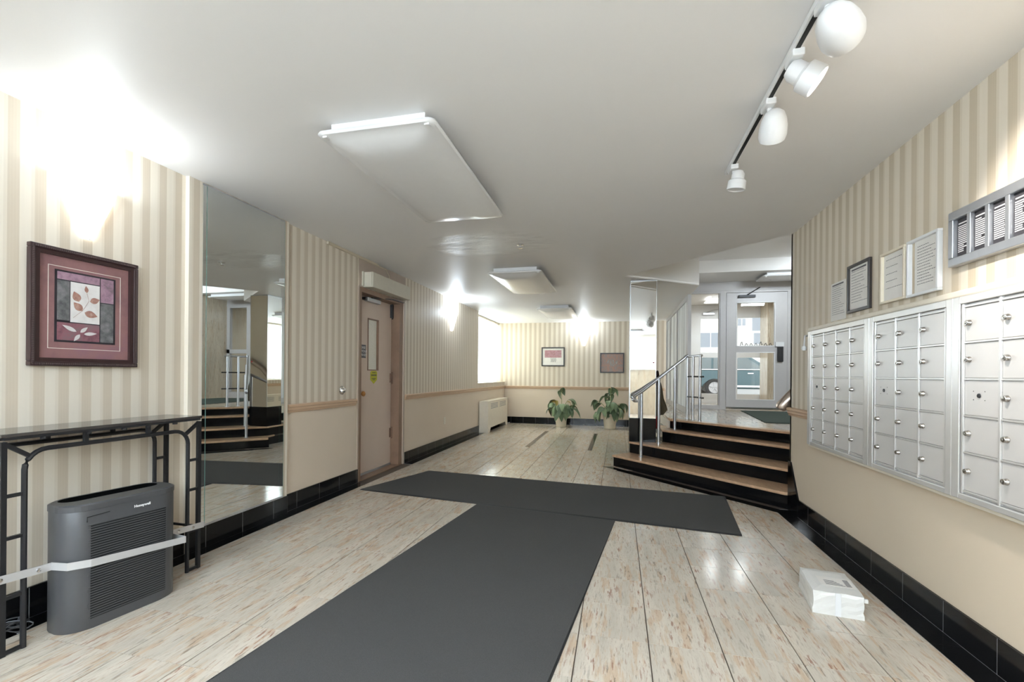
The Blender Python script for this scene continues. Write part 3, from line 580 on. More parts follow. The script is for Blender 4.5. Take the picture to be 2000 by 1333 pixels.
# ------------------------------------------------------------------ radiator cover
rd = thing('radiator_cover', 'cream metal radiator cover under the blinds at the far left', 'radiator', (XL+.12, 9.45, 0))
rx = XL+.20
bm = B(); prism(bm, [(8.66, 0), (8.80, 0), (8.86, .09), (10.08, .09), (10.14, 0), (10.28, 0), (10.28, .62), (8.66, .62)], rx-.012, rx, axis=0); fp = obj('front_panel', bm, M['cream'], rd)
bx('top', M['cream'], rd, XL+.013, rx+.004, 8.652, 10.288, .62, .635, bev=.003); bx('side_panel', M['cream'], rd, XL+.013, rx-.012, 8.66, 8.672, 0, .62); bx('side_panel', M['cream'], rd, XL+.013, rx-.012, 10.268, 10.28, 0, .62)
for c0 in (8.86, 9.56):
    for k in range(4): bx('vent_slot', M['groutd'], fp, rx-.002, rx+.0012, c0, c0+.55, .475+k*.03, .487+k*.03)

# ------------------------------------------------------------------ console table
ct = thing('console_table', 'black iron console table with a smoked glass top against the striped wall', 'table', (XL+.15, 1.755, 0))
ya, yb_, xf, xb = 1.315, 2.2, -2.445, -2.69
bx('table_top', M['glasstop'], ct, xb-.01, xf+.012, ya-.012, yb_+.012, .899, .913, bev=.002)
bm = B()
for x in (xf, xb): box(bm, x-.011, x+.011, ya, yb_, .887, .8985)
for y in (ya, yb_): box(bm, xb, xf, y-.011, y+.011, .887, .8985)
for y in (1.45, 1.62, 1.78, 1.9, 2.05): lathe(bm, [(.012, .887), (.012, .877), (0, .876)], (xf, y, 0), 8)
obj('apron', bm, M['blackiron'], ct)
def bar(bm, a, b, r=.0095): tube(bm, [a, b], None, flat=(r, r))
for x in (xf, xb):
    for s, y in ((1, ya), (-1, yb_)):
        bm = B(); bar(bm, (x, y, 0), (x, y, .88)); obj('leg', bm, M['blackiron'], ct)
    # inner arch
    pts = [(x, ya+.07, .0), (x, ya+.07, .755)]+[(x, ya+.07+.08-.08*math.cos(a), .755+.08*math.sin(a)) for a in [PI/2*i/6 for i in range(1, 7)]]
    pts += [(x, yb_-.07-.08+.08*math.sin(a), .755+.08*math.cos(a)) for a in [PI/2*i/6 for i in range(0, 7)]]+[(x, yb_-.07, 0)]
    bm = B(); tube(bm, pts, .0105, 8); obj('arch', bm, M['blackiron'], ct)
    segs = [('strut', (x, y, .836), (x, y, .888), .008) for y in (1.61, 1.90)]
    for s, y in ((1, ya), (-1, yb_)):
        segs.append(('brace', (x, y, .875), (x, y+s*.093, .806), .008))
        segs += [('rung', (x, y+s*.008, z), (x, y+s*.062, z), .007) for z in (.655, .48, .235, .010)]
    for nm, p, q, rr in segs: bm = B(); bar(bm, p, q, rr); obj(nm, bm, M['blackiron'], ct)
for y in (ya, yb_): bm = B(); bar(bm, (xb, y, .25), (xf, y, .25), .006); obj('side_bar', bm, M['blackiron'], ct)

# ------------------------------------------------------------------ air purifier
PX, PY, PA = -2.416, 1.724, math.radians(-9)
ap = thing('air_purifier', 'charcoal grey air purifier with a slatted front under the console table', 'air purifier', (PX, PY, 0))
def stadium(w, d, grow=0, n=7, r=None):
    hx, hy = d/2+grow, w/2+grow; rx, ry_ = (r or min(hx, .088)), (r or min(hx, .088))*1.15; out = []
    for sx, sy, a0 in ((1, 1, 0), (-1, 1, PI/2), (-1, -1, PI), (1, -1, 1.5*PI)):
        for i in range(n+1): a = a0+PI/2*i/n; out.append((sx*(hx-rx)+rx*math.cos(a), sy*(hy-ry_)+ry_*math.sin(a)))
    return out
def loc_p(pts):
    c, s = math.cos(PA), math.sin(PA); return [(PX+c*x-s*y, PY+s*x+c*y) for x, y in pts]
AW, AD, AH = .478, .222, .572
bm = B(); prism(bm, loc_p(stadium(AW, AD)), 0.0, AH-.03, bev=.004); obj('body', bm, M['plastic'], ap, True)
bm = B(); o_, i_ = loc_p(stadium(AW, AD, .002)), loc_p(stadium(AW-.06, AD-.07))
# top cap with long outlet slot
lo = [bm.verts.new((x, y, AH-.03)) for x, y in o_]; hi = [bm.verts.new((x, y, AH-.006)) for x, y in o_]; hi2 = [bm.verts.new((x, y, AH)) for x, y in loc_p(stadium(AW, AD, -.006))]
sl_o = stadium(AW-.075, .10); sl_o = [(x-.042, y) for x, y in sl_o]; inn = [bm.verts.new((x, y, AH)) for x, y in loc_p(sl_o)]; ind = [bm.verts.new((x, y, AH-.029)) for x, y in loc_p(sl_o)]
n = len(lo)
for v in ind: bm.verts.remove(v)
for a, b in ((lo, hi), (hi, hi2), (hi2, inn)):
    for i in range(n): k = (i+1) % n; bm.faces.new((a[i], a[k], b[k], b[i]))
obj('top_cap', bm, M['plastic'], ap)
bm = B(); sp_ = loc_p(sl_o); wa = [bm.verts.new((x, y, AH-.0005)) for x, y in sp_]; wb = [bm.verts.new((x, y, AH-.0275)) for x, y in sp_]
for i in range(n): bm.faces.new((wa[i], wa[(i+1) % n], wb[(i+1) % n], wb[i]))
prism(bm, sp_, AH-.0299, AH-.0275); obj('outlet', bm, M['slotshade'], ap)  # pure black stands in for the shade inside a deep hollow
fx = AD/2
def lbox(bm, x0, x1, y0, y1, z0, z1):
    vs = box(bm, x0, x1, y0, y1, z0, z1); c, s = math.cos(PA), math.sin(PA)
    for v in vs: x, y = v.co.x, v.co.y; v.co.x = PX+c*x-s*y; v.co.y = PY+s*x+c*y
bm = B(); lbox(bm, fx-.001, fx+.0006, -.150, .162, .045, .475); obj('grille_recess', bm, M['plasticdark'], ap)
bm = B()
for k in range(38): z = .05+k*.0114; lbox(bm, fx, fx+.0022, -.156+.006*math.sin(k), .166, z, z+.0043)
obj('grille', bm, M['plastic'], ap, kind='stuff')
c_, s_ = math.cos(PA), math.sin(PA)
def lp(x, y): return (PX+c_*x-s_*y, PY+s_*x+c_*y)
text('brand_lettering', 'Honeywell', M['letters'], ap, (*lp(fx+.0012, .055), .512), .0165, rotm((-s_, c_, 0), (0, 0, 1)), .0006, offset=.0006)
bm = B(); tube(bm, [(*lp(fx+.001, -.165), .49), (*lp(fx+.001, -.165), .512), (*lp(fx+.001, -.08), .517)], None, flat=(.0012, .0015)); obj('panel_seam', bm, M['plasticdark'], ap)
# anti-theft strap
zs = .30
pth = [(-2.43, 1.27), (-2.43, 1.44)]
cl = [lp(.0235, -.2485), lp(.096, -.226), lp(.1225, -.155), lp(.1225, .254), lp(.03, .254)]
pth += cl+[(-2.43, cl[-1][1]+.01), (-2.43, 2.225)]
bm = B(); prev = None; th, hh = .003, .017
for k, (x, y) in enumerate(pth):
    z = .325-.07*(y-1.27)/.95
    d = Vector((pth[min(k+1, len(pth)-1)][0]-pth[max(k-1, 0)][0], pth[min(k+1, len(pth)-1)][1]-pth[max(k-1, 0)][1])).normalized(); nx, ny = d.y, -d.x
    cur = [bm.verts.new((x+nx*t, y+ny*t, z+h)) for t, h in ((0, -hh), (th, -hh), (th, hh), (0, hh))]
    if prev: [bm.faces.new((prev[i], prev[(i+1) % 4], cur[(i+1) % 4], cur[i])) for i in range(4)]
    else: bm.faces.new(cur)
    prev = cur
bm.faces.new(prev)
st = obj('security_strap', bm, M['strap'], label='bent galvanised metal strap holding the air purifier to the iron table', cat='metal strap')
bm = B()
for y, z in ((1.30, .323), (1.425, .313), (2.15, .26), (2.06, .268)): T4 = Matrix.Translation((-2.427, y, z)) @ Matrix.Rotation(PI/2, 4, 'Y'); lathe(bm, [(.009, 0), (.008, .004), (0, .006)], n=10, mat=T4)
obj('bolts', bm, M['chrome'], st)
# tangled grey cord behind the left leg
bm = B(); pts = []
for k in range(150): a = k*.3; pts.append((-2.60+.03*math.cos(a)+.008*math.sin(a*3.1), 1.425+.055*math.sin(a*.83)+.01*math.cos(a*2.3), .012+.055*abs(math.sin(k*.11))))
tube(bm, pts, .003, 5); obj('power_cord', bm, M['plastic'], None, True, label='tangled dark power cord on the floor behind the console table leg', cat='cord')

# ------------------------------------------------------------------ floor mats
def mat_thing(poly, label, z=.009, seam=()):
    t = thing('floor_mat', label, 'mat', (poly[0][0], poly[0][1], 0), group='charcoal lobby mats')
    cx_ = sum(p[0] for p in poly)/len(poly); cy_ = sum(p[1] for p in poly)/len(poly)
    def inset(d): 
        out = []
        for i, p in enumerate(poly):
            a = Vector(poly[i-1])-Vector(p); b = Vector(poly[(i+1) % len(poly)])-Vector(p)
            if i in seam: q = a if (i+1) % len(poly) not in seam else b; o2 = b if q is a else a; out.append(tuple(Vector(p)+o2.normalized()*d)); continue
            out.append(tuple(Vector(p)+(a.normalized()+b.normalized())*d))
        return out
    inn = inset(.022); bm = B()
    lo = [bm.verts.new((*p, .0015)) for p in poly]; mid = [bm.verts.new((*p, z*.4)) for p in poly]; hi = [bm.verts.new((*p, z*.8)) for p in inn]
    for a, b in ((lo, mid), (mid, hi)):
        for i in range(len(poly)): k = (i+1) % len(poly); bm.faces.new((a[i], a[k], b[k], b[i]))
    bm.faces.new(lo); obj('rubber_edge', bm, M['rubber'], t)
    bm = B(); prism(bm, inn, .003, z); obj('carpet_pile', bm, M['carpet'], t)
mat_thing(bars, 'charcoal carpet mat laid across the lobby towards the steps', seam=(0, 1))
mat_thing([(-1.223, 3.8875), (-.012, 3.7285), (-.60, -1.45), (-1.81, -1.31)], 'charcoal carpet runner leading towards the camera', .009, seam=(0, 1))

# ------------------------------------------------------------------ right wall: mailboxes
XF = 1.436   # face plane
KN = None
def mailbox(ys, label, y_hi, y_lo):
    """ys: column boundaries from far to near"""
    t = thing('mailbox_unit', label, 'mailbox', (XR, (ys[0]+ys[-1])/2, .69), group='aluminium mailbox units')
    zs_ = [1.482, 1.329, 1.174, 1.019, .863, .700]
    bm = B(); box(bm, XF+.004, XR, y_lo, y_hi, .662, 1.527)                         # back body
    box(bm, XF-.012, XF+.004, ys[0]+.012, y_hi, .662, 1.527, bev=.003); box(bm, XF-.012, XF+.004, y_lo, ys[-1]-.012, .662, 1.527, bev=.003)
    box(bm, XF-.012, XF+.004, ys[-1]-.012, ys[0]+.012, zs_[0]+.012, 1.527, bev=.003); box(bm, XF-.012, XF+.004, ys[-1]-.012, ys[0]+.012, .662, zs_[-1]-.012, bev=.003)
    obj('cabinet_frame', bm, M['mailframe'], t)
    bm = B()
    for y in ys: box(bm, XF-.008, XF+.006, y-.0055, y+.0055, zs_[-1]-.012, zs_[0]+.012, bev=.0015)
    obj('uprights', bm, M['mailframe'], t)
    bm = B()
    for z in zs_: box(bm, XF-.006, XF+.005, ys[-1], ys[0], z-.004, z+.004, bev=.0012)
    obj('crossbars', bm, M['mailframe'], t)
    for c in range(len(ys)-1):
        for r in range(5):
            w = ys[c]-ys[c+1]; h = zs_[r]-zs_[r+1]; key = (round(w, 3), round(h, 3)); yc, zc_ = (ys[c]+ys[c+1])/2, (zs_[r]+zs_[r+1])/2
            if key not in DOORS:
                b2 = B(); box(b2, -.001, .004, -w/2+.006, w/2-.006, -h/2+.0055, h/2-.0055, bev=.0012); bmesh.ops.recalc_face_normals(b2, faces=b2.faces[:]); me = bpy.data.meshes.new('mailbox_door'); b2.to_mesh(me); b2.free(); me.materials.append(M['mailgrey']); DOORS[key] = me
            d = bpy.data.objects.new('mailbox_door', DOORS[key]); COL.objects.link(d); d.parent = t; d.matrix_parent_inverse = t.matrix_world.inverted(); d.location = (XF+.0, yc, zc_)
            if c == 0 and r == 2:
                k = bpy.data.objects.new('master_lock', LOCK); k.location = (-.002, .012, .01)
            else:
                k = bpy.data.objects.new('lock_knob', KNOB); k.location = (-.001, w/2-.030, .005); k.rotation_euler = (R.uniform(-.5, .5), 0, 0)
            COL.objects.link(k); k.parent = d
    return t
DOORS = {}
b2 = B(); T4 = Matrix.Rotation(-PI/2, 4, 'Y'); lathe(b2, [(.0125, 0), (.0125, .004), (.0112, .005), (.0112, .013), (.0095, .016), (0, .0165)], n=16, mat=T4); box(b2, -.0175, -.0163, -.0012, .0012, -.006, .006)
bmesh.ops.recalc_face_normals(b2, faces=b2.faces[:]); KNOB = bpy.data.meshes.new('lock_knob'); b2.to_mesh(KNOB); b2.free(); KNOB.materials.append(M['nickel'])
for p in KNOB.polygons: p.use_smooth = len(p.vertices) == 4
b2 = B(); lathe(b2, [(.0095, 0), (.0085, .003), (0, .003)], n=12, mat=T4)
for a in ((.03, .018), (-.03, .018), (.03, -.018), (-.03, -.018)): lathe(b2, [(.0022, 0), (0, .0022)], (0, 0, 0), 6, mat=Matrix.Translation((0, a[0], a[1])) @ T4)
bmesh.ops.recalc_face_normals(b2, faces=b2.faces[:]); LOCK = bpy.data.meshes.new('master_lock'); b2.to_mesh(LOCK); b2.free(); LOCK.materials.append(M['dark'])
mailbox([3.84, 3.650, 3.461, 3.273, 3.096], 'aluminium mailbox unit with four columns, nearest the steps', 3.905, 3.038)
mailbox([2.980, 2.787, 2.596, 2.412], 'aluminium mailbox unit with three columns between the other two units', 3.036, 2.363)
mailbox([2.306, 2.114, 1.922, 1.731, 1.54], 'aluminium mailbox unit nearest the camera below the tenant directory', 2.361, 1.48)
bm = B(); box(bm, XF-.004, XR, 1.45, 3.93, 1.527, 1.558, bev=.007); box(bm, XF+.004, XR, 1.45, 3.93, .642, .662, bev=.005); box(bm, XF+.006, XR, 3.905, 3.93, .662, 1.527, bev=.004)
obj('trim_6', bm, M['cream'], kind='structure', label='cream wood surround of the mailboxes')
lv = thing('release_lever', 'small grey hook with a white knob at the far end of the mailboxes', 'hook', (XF-.01, 3.96, 1.40))
bm = B(); tube(bm, [(XR-.0, 3.965, 1.50), (XF-.01, 3.965, 1.50), (XF-.015, 3.965, 1.42)], .007, 8); obj('hook', bm, M['grey'], lv)
bm = B(); lathe(bm, [(0, -.02), (.014, -.016), (.018, 0), (.014, .016), (0, .02)], (XF-.015, 3.965, 1.402), 12); obj('knob', bm, M['white'], lv, True)
# directory board
db = thing('tenant_directory', 'aluminium framed black letter board directory on the right wall', 'directory', (XR, 2.1, 1.68))
yd0, yd1 = 2.445, 1.70; cells = [(2.417-.0985*k, 2.417-.0985*k-.078) for k in range(7)]
bm = B(); box(bm, XR-.034, XR, yd1, yd0, 1.887, 1.925, bev=.004); box(bm, XR-.034, XR, yd1, yd0, 1.678, 1.716, bev=.004); box(bm, XR-.034, XR, yd0-.028, yd0, 1.716, 1.887, bev=.003); box(bm, XR-.034, XR, yd1, yd1+.03, 1.716, 1.887)
obj('frame', bm, M['alu'], db)
bm = B()
for a, b in zip(cells, cells[1:]): box(bm, XR-.03, XR-.002, b[0], a[1], 1.714, 1.889, bev=.002)
obj('mullions', bm, M['alu'], db)
for a, b in cells:
    cc = bx('letter_panel', M['board'], db, XR-.014, XR-.001, b, a, 1.714, 1.889)
    bm = B(); box(bm, XR-.0155, XR-.0138, b+.014, a-.008, 1.862, 1.867)
    for k in range(14):
        z = 1.851-k*.0085; w = R.choice([.030, .045, .058, .06, .05, .062]); x = a-.006
        while x > a-.006-w: box(bm, XR-.0155, XR-.0138, x-.0042, x, z-.0022, z+.0022); x -= .0055
    obj('name_letters', bm, M['letters'], cc, kind='stuff')
# notices
def notice(y0, y1, z0, z1, label, cat, frame=None, ft=.014, dep=.014, nlines=12, head=False, margin=.0):
    t = thing('posted_notice' if frame is None else 'framed_notice', label, cat, (XR, (y0+y1)/2, z0), group='notices above the mailboxes')
    px = XR-.0025
    bx('sheet', M['paper'], t, XR-.0025 if not frame else XR-.006, XR-.0005, y1+ft*.9, y0-ft*.9-margin, z0+ft*.9, z1-ft*.9)
    xs = XR-.0025 if not frame else XR-.006
    if frame:
        bm = B(); d = dep
        box(bm, XR-d, XR, y1, y0, z1-ft, z1, bev=.002); box(bm, XR-d, XR, y1, y0, z0, z0+ft, bev=.002); box(bm, XR-d, XR, y0-ft, y0, z0+ft, z1-ft, bev=.002); box(bm, XR-d, XR, y1, y1+ft, z0+ft, z1-ft, bev=.002); obj('frame', bm, frame, t)
    bm = B(); w = (y0-y1)-2*ft-margin; z = z1-ft-.03; a = y0-ft-margin-.02
    for k in range(nlines):
        L = w*R.uniform(.45, .8); x = a
        while x > a-L: s = R.uniform(.004, .013); box(bm, xs-.0005, xs, x-s, x, z-.0014, z+.0014); x -= s+.004
        z -= (z1-z0-2*ft-.06)/nlines
    if head: box(bm, xs-.0005, xs, a-w*.75, a, z1-ft-.022, z1-ft-.012)
    obj('print', bm, M['ink'], t, kind='stuff'); return t
notice(3.672, 3.455, 1.575, 1.842, 'plain white paper notice taped left of the black framed one', 'notice', None, .0, nlines=14, head=True)
notice(3.412, 3.14, 1.598, 1.908, 'certificate in a black frame above the mailboxes', 'notice', M['blackframe'], .018, .018, 12, True)
notice(3.018, 2.79, 1.598, 1.886, 'faint document in a cream frame right of the black framed certificate', 'notice', M['creamframe'], .014, .022, 5)
notice(2.772, 2.532, 1.594, 1.888, 'printed document in a white frame beside the tenant directory', 'notice', M['white'], .014, .022, 14, False, .03)

# ------------------------------------------------------------------ parcel
PAR = Matrix.Translation((1.085, 2.67, 0)) @ Matrix.Rotation(math.radians(-8), 4, 'Z')
bm = B(); box(bm, -.108, .108, -.148, .148, 0, .115); bmesh.ops.subdivide_edges(bm, edges=bm.edges[:], cuts=5, use_grid_fill=True)
for v in bm.verts:
    e = sum(1 for a, b in ((abs(v.co.x), .108), (abs(v.co.y), .148), (abs(v.co.z-.0575), .0575)) if abs(a-b) < 1e-4)
    if e >= 2 and v.co.z > .02: v.co += Vector((-v.co.x*.03, -v.co.y*.025, -.004))
    if v.co.z > .001: v.co += Vector((R.uniform(-.0025, .0025), R.uniform(-.0025, .0025), R.uniform(-.002, .002)))
box(bm, .105, .122, -.15, -.135, .085, .104, bev=.003)
bm.transform(PAR)
pr = obj('parcel', bm, M['parcel'], None, False, label='white plastic wrapped parcel lying on the floor below the mailboxes', cat='parcel')
def onpar(b): b.transform(PAR); return b
bm = B(); box(bm, -.055, .095, -.075, .035, .1165, .1178); obj('address_label', onpar(bm), M['paper'], pr)
bm = B()
for k in range(5): box(bm, -.03, .055-.01*k, -.06+.012*k, -.056+.012*k, .1178, .1184)
for k in range(12): box(bm, .058+.0015*(k % 2), .082, -.06+k*.007, -.057+k*.007, .1178, .1184)
obj('label_print', onpar(bm), M['ink'], pr)
bm = B(); box(bm, -.012, .012, -.1505, -.1485, .0, .112); obj('flap_seam', onpar(bm), M['white'], pr)

# ------------------------------------------------------------------ stairs and landing
ss = (5.90, 6.34, 6.84, 7.15); zz = (.15, .30, .462, LZ)
sw = thing('staircase', 'four granite steps with black risers climbing to the entrance landing', 'stairs', (.7, 5.6, 0), kind='structure')
lefts = ((-.065, 5.96), (.15, 6.19), (.57, 6.27), (.69, 6.46))
nn = Vector((1, 1)).normalized()
for k in range(4):
    s = ss[k]; xl0 = lefts[k][0]; s_next = ss[k+1] if k < 3 else None
    z0 = zz[k-1] if k else 0
    A = (xl0, s-xl0); yr = WY; Bp = (s-yr, yr) if k else (s-yr+.0, yr)
    ins = .022; a2 = (A[0]+ins*.0+.012, A[1]+ins*1.2+.0); b2 = (Bp[0]+ins*1.2, Bp[1])
    dep = .62 if k < 3 else 0
    # riser block
    bk = 1.2
    poly = [(A[0]+.012, s+.030-(A[0]+.012)), (s+.030-yr, yr), (s+bk-yr, yr), (A[0]+.012, s+bk-(A[0]+.012))] if k < 3 else None
    if k < 3:
        if k == 0: poly[3:] = [(.165, s+bk-.165), (.165, 6.22), (A[0]+.02, A[1]+.04)]; poly[0] = (A[0]+.02, A[1]+.035)
        bm = B(); prism(bm, poly[:3]+poly[3:], z0+.0005, zz[k]-.028); obj('riser', bm, M['black'], sw)
        pt = [A, Bp, (s+dep-yr, yr), (A[0], s+dep-A[0])]
        if k == 0: pt = [A, Bp, (s+dep-yr, yr), (.16, s+dep-.16), (.155, 6.19)]
        bm = B(); prism(bm, pt, zz[k]-.028, zz[k], bev=.009); obj('tread', bm, M['tan'], sw)
    else:
        pl = [(A[0]+.012, s+.035-A[0]), (s+.035-yr, yr), (3.5, yr), (3.5, YD), (A[0]+.012, YD)]
        bm = B(); prism(bm, pl, 0.0, LZ-.028); obj('riser', bm, M['black'], sw)
        pt = [A, Bp, (s+.22-yr, yr), (A[0], s+.22-A[0])]; bm = B(); prism(bm, pt, LZ-.028, LZ, bev=.009); obj('tread', bm, M['tan'], sw)
bm = B(); prism(bm, [(.69, 7.15+.222-.69), (7.15+.222-WY, WY), (3.5, WY), (3.5, YO+.2), (.69, YO+.2)], LZ-.03, LZ-.0008); struct('floor_landing', bm, M['marble'])
bm = B(); box(bm, .672, .7015, 6.52, YB, 0, LZ-.031); struct('wall_knee', bm, M['cream'])
bm = B(); prism(bm, [(1.83, 6.3), (3.1, 6.1), (3.3, 8.3), (2.05, 8.4)], LZ, LZ+.008); obj('entrance_mat', bm, M['greencarpet'], label='dark green mat inside the glazed entrance door', cat='mat')
# black and steel column
cl_ = thing('mirrored_column', 'square mirror clad column with a black granite base beside the steps', 'column', (.32, 6.34, .3))
bm = B(); box(bm, .158, .486, 6.18, 6.50, .615, ZC-.012); obj('mirror_cladding', bm, M['steel'], cl_)
bx('column_base', M['black'], cl_, .152, .492, 6.174, 6.506, .301, .615, bev=.003); bx('top_trim', M['alu'], cl_, .154, .490, 6.176, 6.504, ZC-.012, ZC-.001)
bm = B()
for y in (6.179, 6.501):
    for x in (.157, .487): box(bm, x-.002, x+.002, y-.002, y+.002, .615, ZC-.012)
obj('corner_beads', bm, M['alu'], cl_)
bm = B(); lathe(bm, [(.012, 0), (.012, .002), (0, .003)], n=12, mat=Matrix.Translation((.455, 6.18, 1.35)) @ Matrix.Rotation(PI/2, 4, 'X')); obj('red_dot', bm, M['red'], cl_, label='small round red sticker')
# jacket hanging behind the column, red bag on the step
jk = thing('hanging_jacket', 'olive brown jacket hanging beside the mirrored column', 'jacket', (.49, 6.38, .62))
bm = B(); prof = [(.04, 1.13), (.085, 1.07), (.105, .98), (.12, .86), (.155, .76), (.17, .70), (.13, .65), (.0, .635)]
rings = []
for w, z in prof:
    rings.append([bm.verts.new((.492+max(.004, w*(.5-.5*math.cos(a)))*(1+.08*math.sin(5*a)), 6.39-.14*math.cos(a)*(.6+z*.3)+.0*a, z+.01*math.sin(3*a))) for a in [PI*2*i/16 for i in range(16)]])
for a, b in zip(rings, rings[1:]):
    for i in range(16): bm.faces.new((a[i], a[(i+1) % 16], b[(i+1) % 16], b[i]))
bm.faces.new(rings[0]); bm.faces.new(rings[-1]); obj('coat_body', bm, M['jacket'], jk, True)
bm = B(); lathe(bm, [(0, 1.25), (.014, 1.24), (.022, 1.2), (.026, 1.15), (.024, 1.09), (.0, 1.07)], (.517, 6.33, 0), 12); obj('hood', bm, M['hood'], jk, True)
bm = B(); tube(bm, [(.52, 6.26, 1.08), (.535, 6.235, .95), (.55, 6.235, .80), (.545, 6.24, .70)], [.02, .028, .03, .024], 10); obj('sleeve', bm, M['jacket'], jk, True)
bm = B(); tube(bm, [(.486, 6.34, 1.24), (.505, 6.34, 1.235), (.515, 6.34, 1.255)], .005, 6); obj('coat_hook', bm, M['alu'], jk)
bm = B(); box(bm, .494, .53, 6.33, 6.6, .464, .63, bev=.012); obj('red_bag', bm, M['red'], label='red bag standing on the step under the jacket', cat='bag')

# handrail
hr = thing('stair_handrail', 'steel tube handrail on the left side of the steps', 'handrail', (.3, 5.9, .15))
def railz(x): return .975+(x-.293)*(1.452-.975)/(.93-.293)
d2 = Vector((.93-.293, 6.60-5.908)).normalized(); 
def ry(x): return 5.908+(x-.293)*(6.60-5.908)/(.93-.293)
vol = [(.235, ry(.235), .86), (.205, ry(.205), .863), (.185, ry(.185), .88), (.186, ry(.186), .905), (.21, ry(.21), .925), (.293, ry(.293), railz(.293))]
pts = vol+[(x, ry(x), railz(x)) for x in (.45, .6, .75, .88)]+[(.915, ry(.915), 1.452), (.94, 6.585, 1.458)]
bm = B(); tube(bm, pts, .021, 12); obj('rail', bm, M['alu'], hr, True)
for (x, y), zb in (((.293, 5.908), .15), ((.52, 6.12), .30), ((.747, 6.375), .462)):
    bm = B(); tube(bm, [(x, y, zb), (x, y, railz(x)-.012)], .019, 12); lathe(bm, [(.03, 0), (.03, .006), (.02, .008)], (x, y, zb), 12); obj('post', bm, M['alu'], hr, True)
gd = [(.935, 6.603), (.985, 6.45), (1.045, 6.285)]
for (x, y) in gd:
    bm = B(); tube(bm, [(x, y, LZ), (x, y, 1.44)], .019, 12); lathe(bm, [(.03, 0), (.03, .006), (.02, .008)], (x, y, LZ), 12); obj('post', bm, M['alu'], hr, True)
bm = B(); tube(bm, [(.935, 6.603, 1.445), (1.058, 6.245, 1.445)], .016, 10); obj('top_bar', bm, M['alu'], hr, True)
for z in (1.17, .895): bm = B(); tube(bm, [(.93, 6.62, z), (1.072, 6.20, z)], .011, 8); obj('crossbar', bm, M['dark'], hr, True)
wh = thing('wall_handrail', 'bronze handrail end at the corner of the mailbox wall', 'handrail', (1.45, WY+.06, .9))
bm = B(); pts = [(1.425, WY+.062, .885), (1.437, WY+.062, .905), (1.52, WY+.066, 1.0), (1.75, WY+.075, 1.26), (2.1, WY+.075, 1.45)]
tube(bm, pts, [.035, .05, .052, .052, .052], 18); obj('rail', bm, M['bronze'], wh, True)
bm = B(); tube(bm, [(1.7, WY, 1.10), (1.7, WY+.06, 1.17)], .012, 8); obj('bracket', bm, M['bronze'], wh)

# ------------------------------------------------------------------ entrance screens
es = thing('window_2', 'grey metal entrance screen with glass side panels', 'window', (2.3, YD, LZ), kind='structure')
y0, y1 = YD-.03, YD+.05
bm = B()
box(bm, 1.10, 1.235, y0, y1, LZ, 2.86); box(bm, 1.235, 3.5, y0, y1, 2.665, 2.86); box(bm, 1.752, 1.868, y0, y1, LZ, 2.665); box(bm, 2.85, 2.95, y0, y1, LZ, 2.665); box(bm, 1.235, 1.752, y0, y1, LZ, .66); box(bm, 2.95, 3.5, y0, y1, LZ, .72); box(bm, 2.95, 3.5, y0, y1, 1.61, 1.70); box(bm, 3.42, 3.5, y0, y1, .72, 2.665)
box(bm, 1.77, 1.80, y0-.012, y0, LZ, 2.665); box(bm, 1.235, 3.5, y0-.01, y0, 2.70, 2.73)
obj('screen_frame', bm, M['grey'], es)
bx('side_pane', M['glass'], es, 1.235, 1.752, YD, YD+.008, .66, 2.665); bx('side_pane', M['glass'], es, 2.95, 3.42, YD, YD+.008, 1.70, 2.665); bx('side_pane', M['glass'], es, 2.95, 3.42, YD, YD+.008, .72, 1.61)
ed = thing('door_2', 'grey framed glazed inner entrance door', 'door', (2.35, YD, LZ), kind='structure')
bm = B(); a, b = y0-.008, y1-.02
box(bm, 1.873, 2.035, a, b, .61, 2.655); box(bm, 2.652, 2.845, a, b, .61, 2.655); box(bm, 2.035, 2.652, a, b, 2.482, 2.655); box(bm, 2.035, 2.652, a, b, 1.60, 1.715); box(bm, 2.035, 2.652, a, b, .61, .772); obj('door_leaf', bm, M['grey'], ed)
bm = B()
for q0, q1 in ((.772, 1.60), (1.715, 2.482)):
    box(bm, 2.03, 2.042, a-.006, a, q0, q1); box(bm, 2.645, 2.657, a-.006, a, q0, q1); box(bm, 2.03, 2.657, a-.006, a, q0-.006, q0+.006); box(bm, 2.03, 2.657, a-.006, a, q1-.006, q1+.006)
obj('glazing_bead', bm, M['white'], ed)
for q0, q1 in ((.772, 1.60), (1.715, 2.482)): bx('door_pane', M['glass'], ed, 2.035, 2.652, YD, YD+.006, q0, q1)
bm = B(); box(bm, 2.69, 2.775, a-.045, a, 1.44, 1.70, bev=.006); box(bm, 2.705, 2.72, a-.05, a-.04, 1.45, 1.69); box(bm, 2.745, 2.76, a-.05, a-.04, 1.45, 1.69); obj('pull_handle', bm, M['dark'], ed, label='dark pull handle'); bx('lock_box', M['white'], ed, 2.655, 2.79, a-.03, a, 1.70, 1.78, bev=.004)
bx('kick_sweep', M['chrome'], ed, 1.875, 2.84, a-.008, a, .595, .635)
bm = B(); box(bm, 2.06, 2.33, a-.05, a, 2.565, 2.61, bev=.005); tube(bm, [(2.2, a-.03, 2.61), (2.28, a-.10, 2.66), (2.40, a-.02, 2.74)], None, flat=(.012, .006)); obj('door_closer', bm, M['dark'], ed)
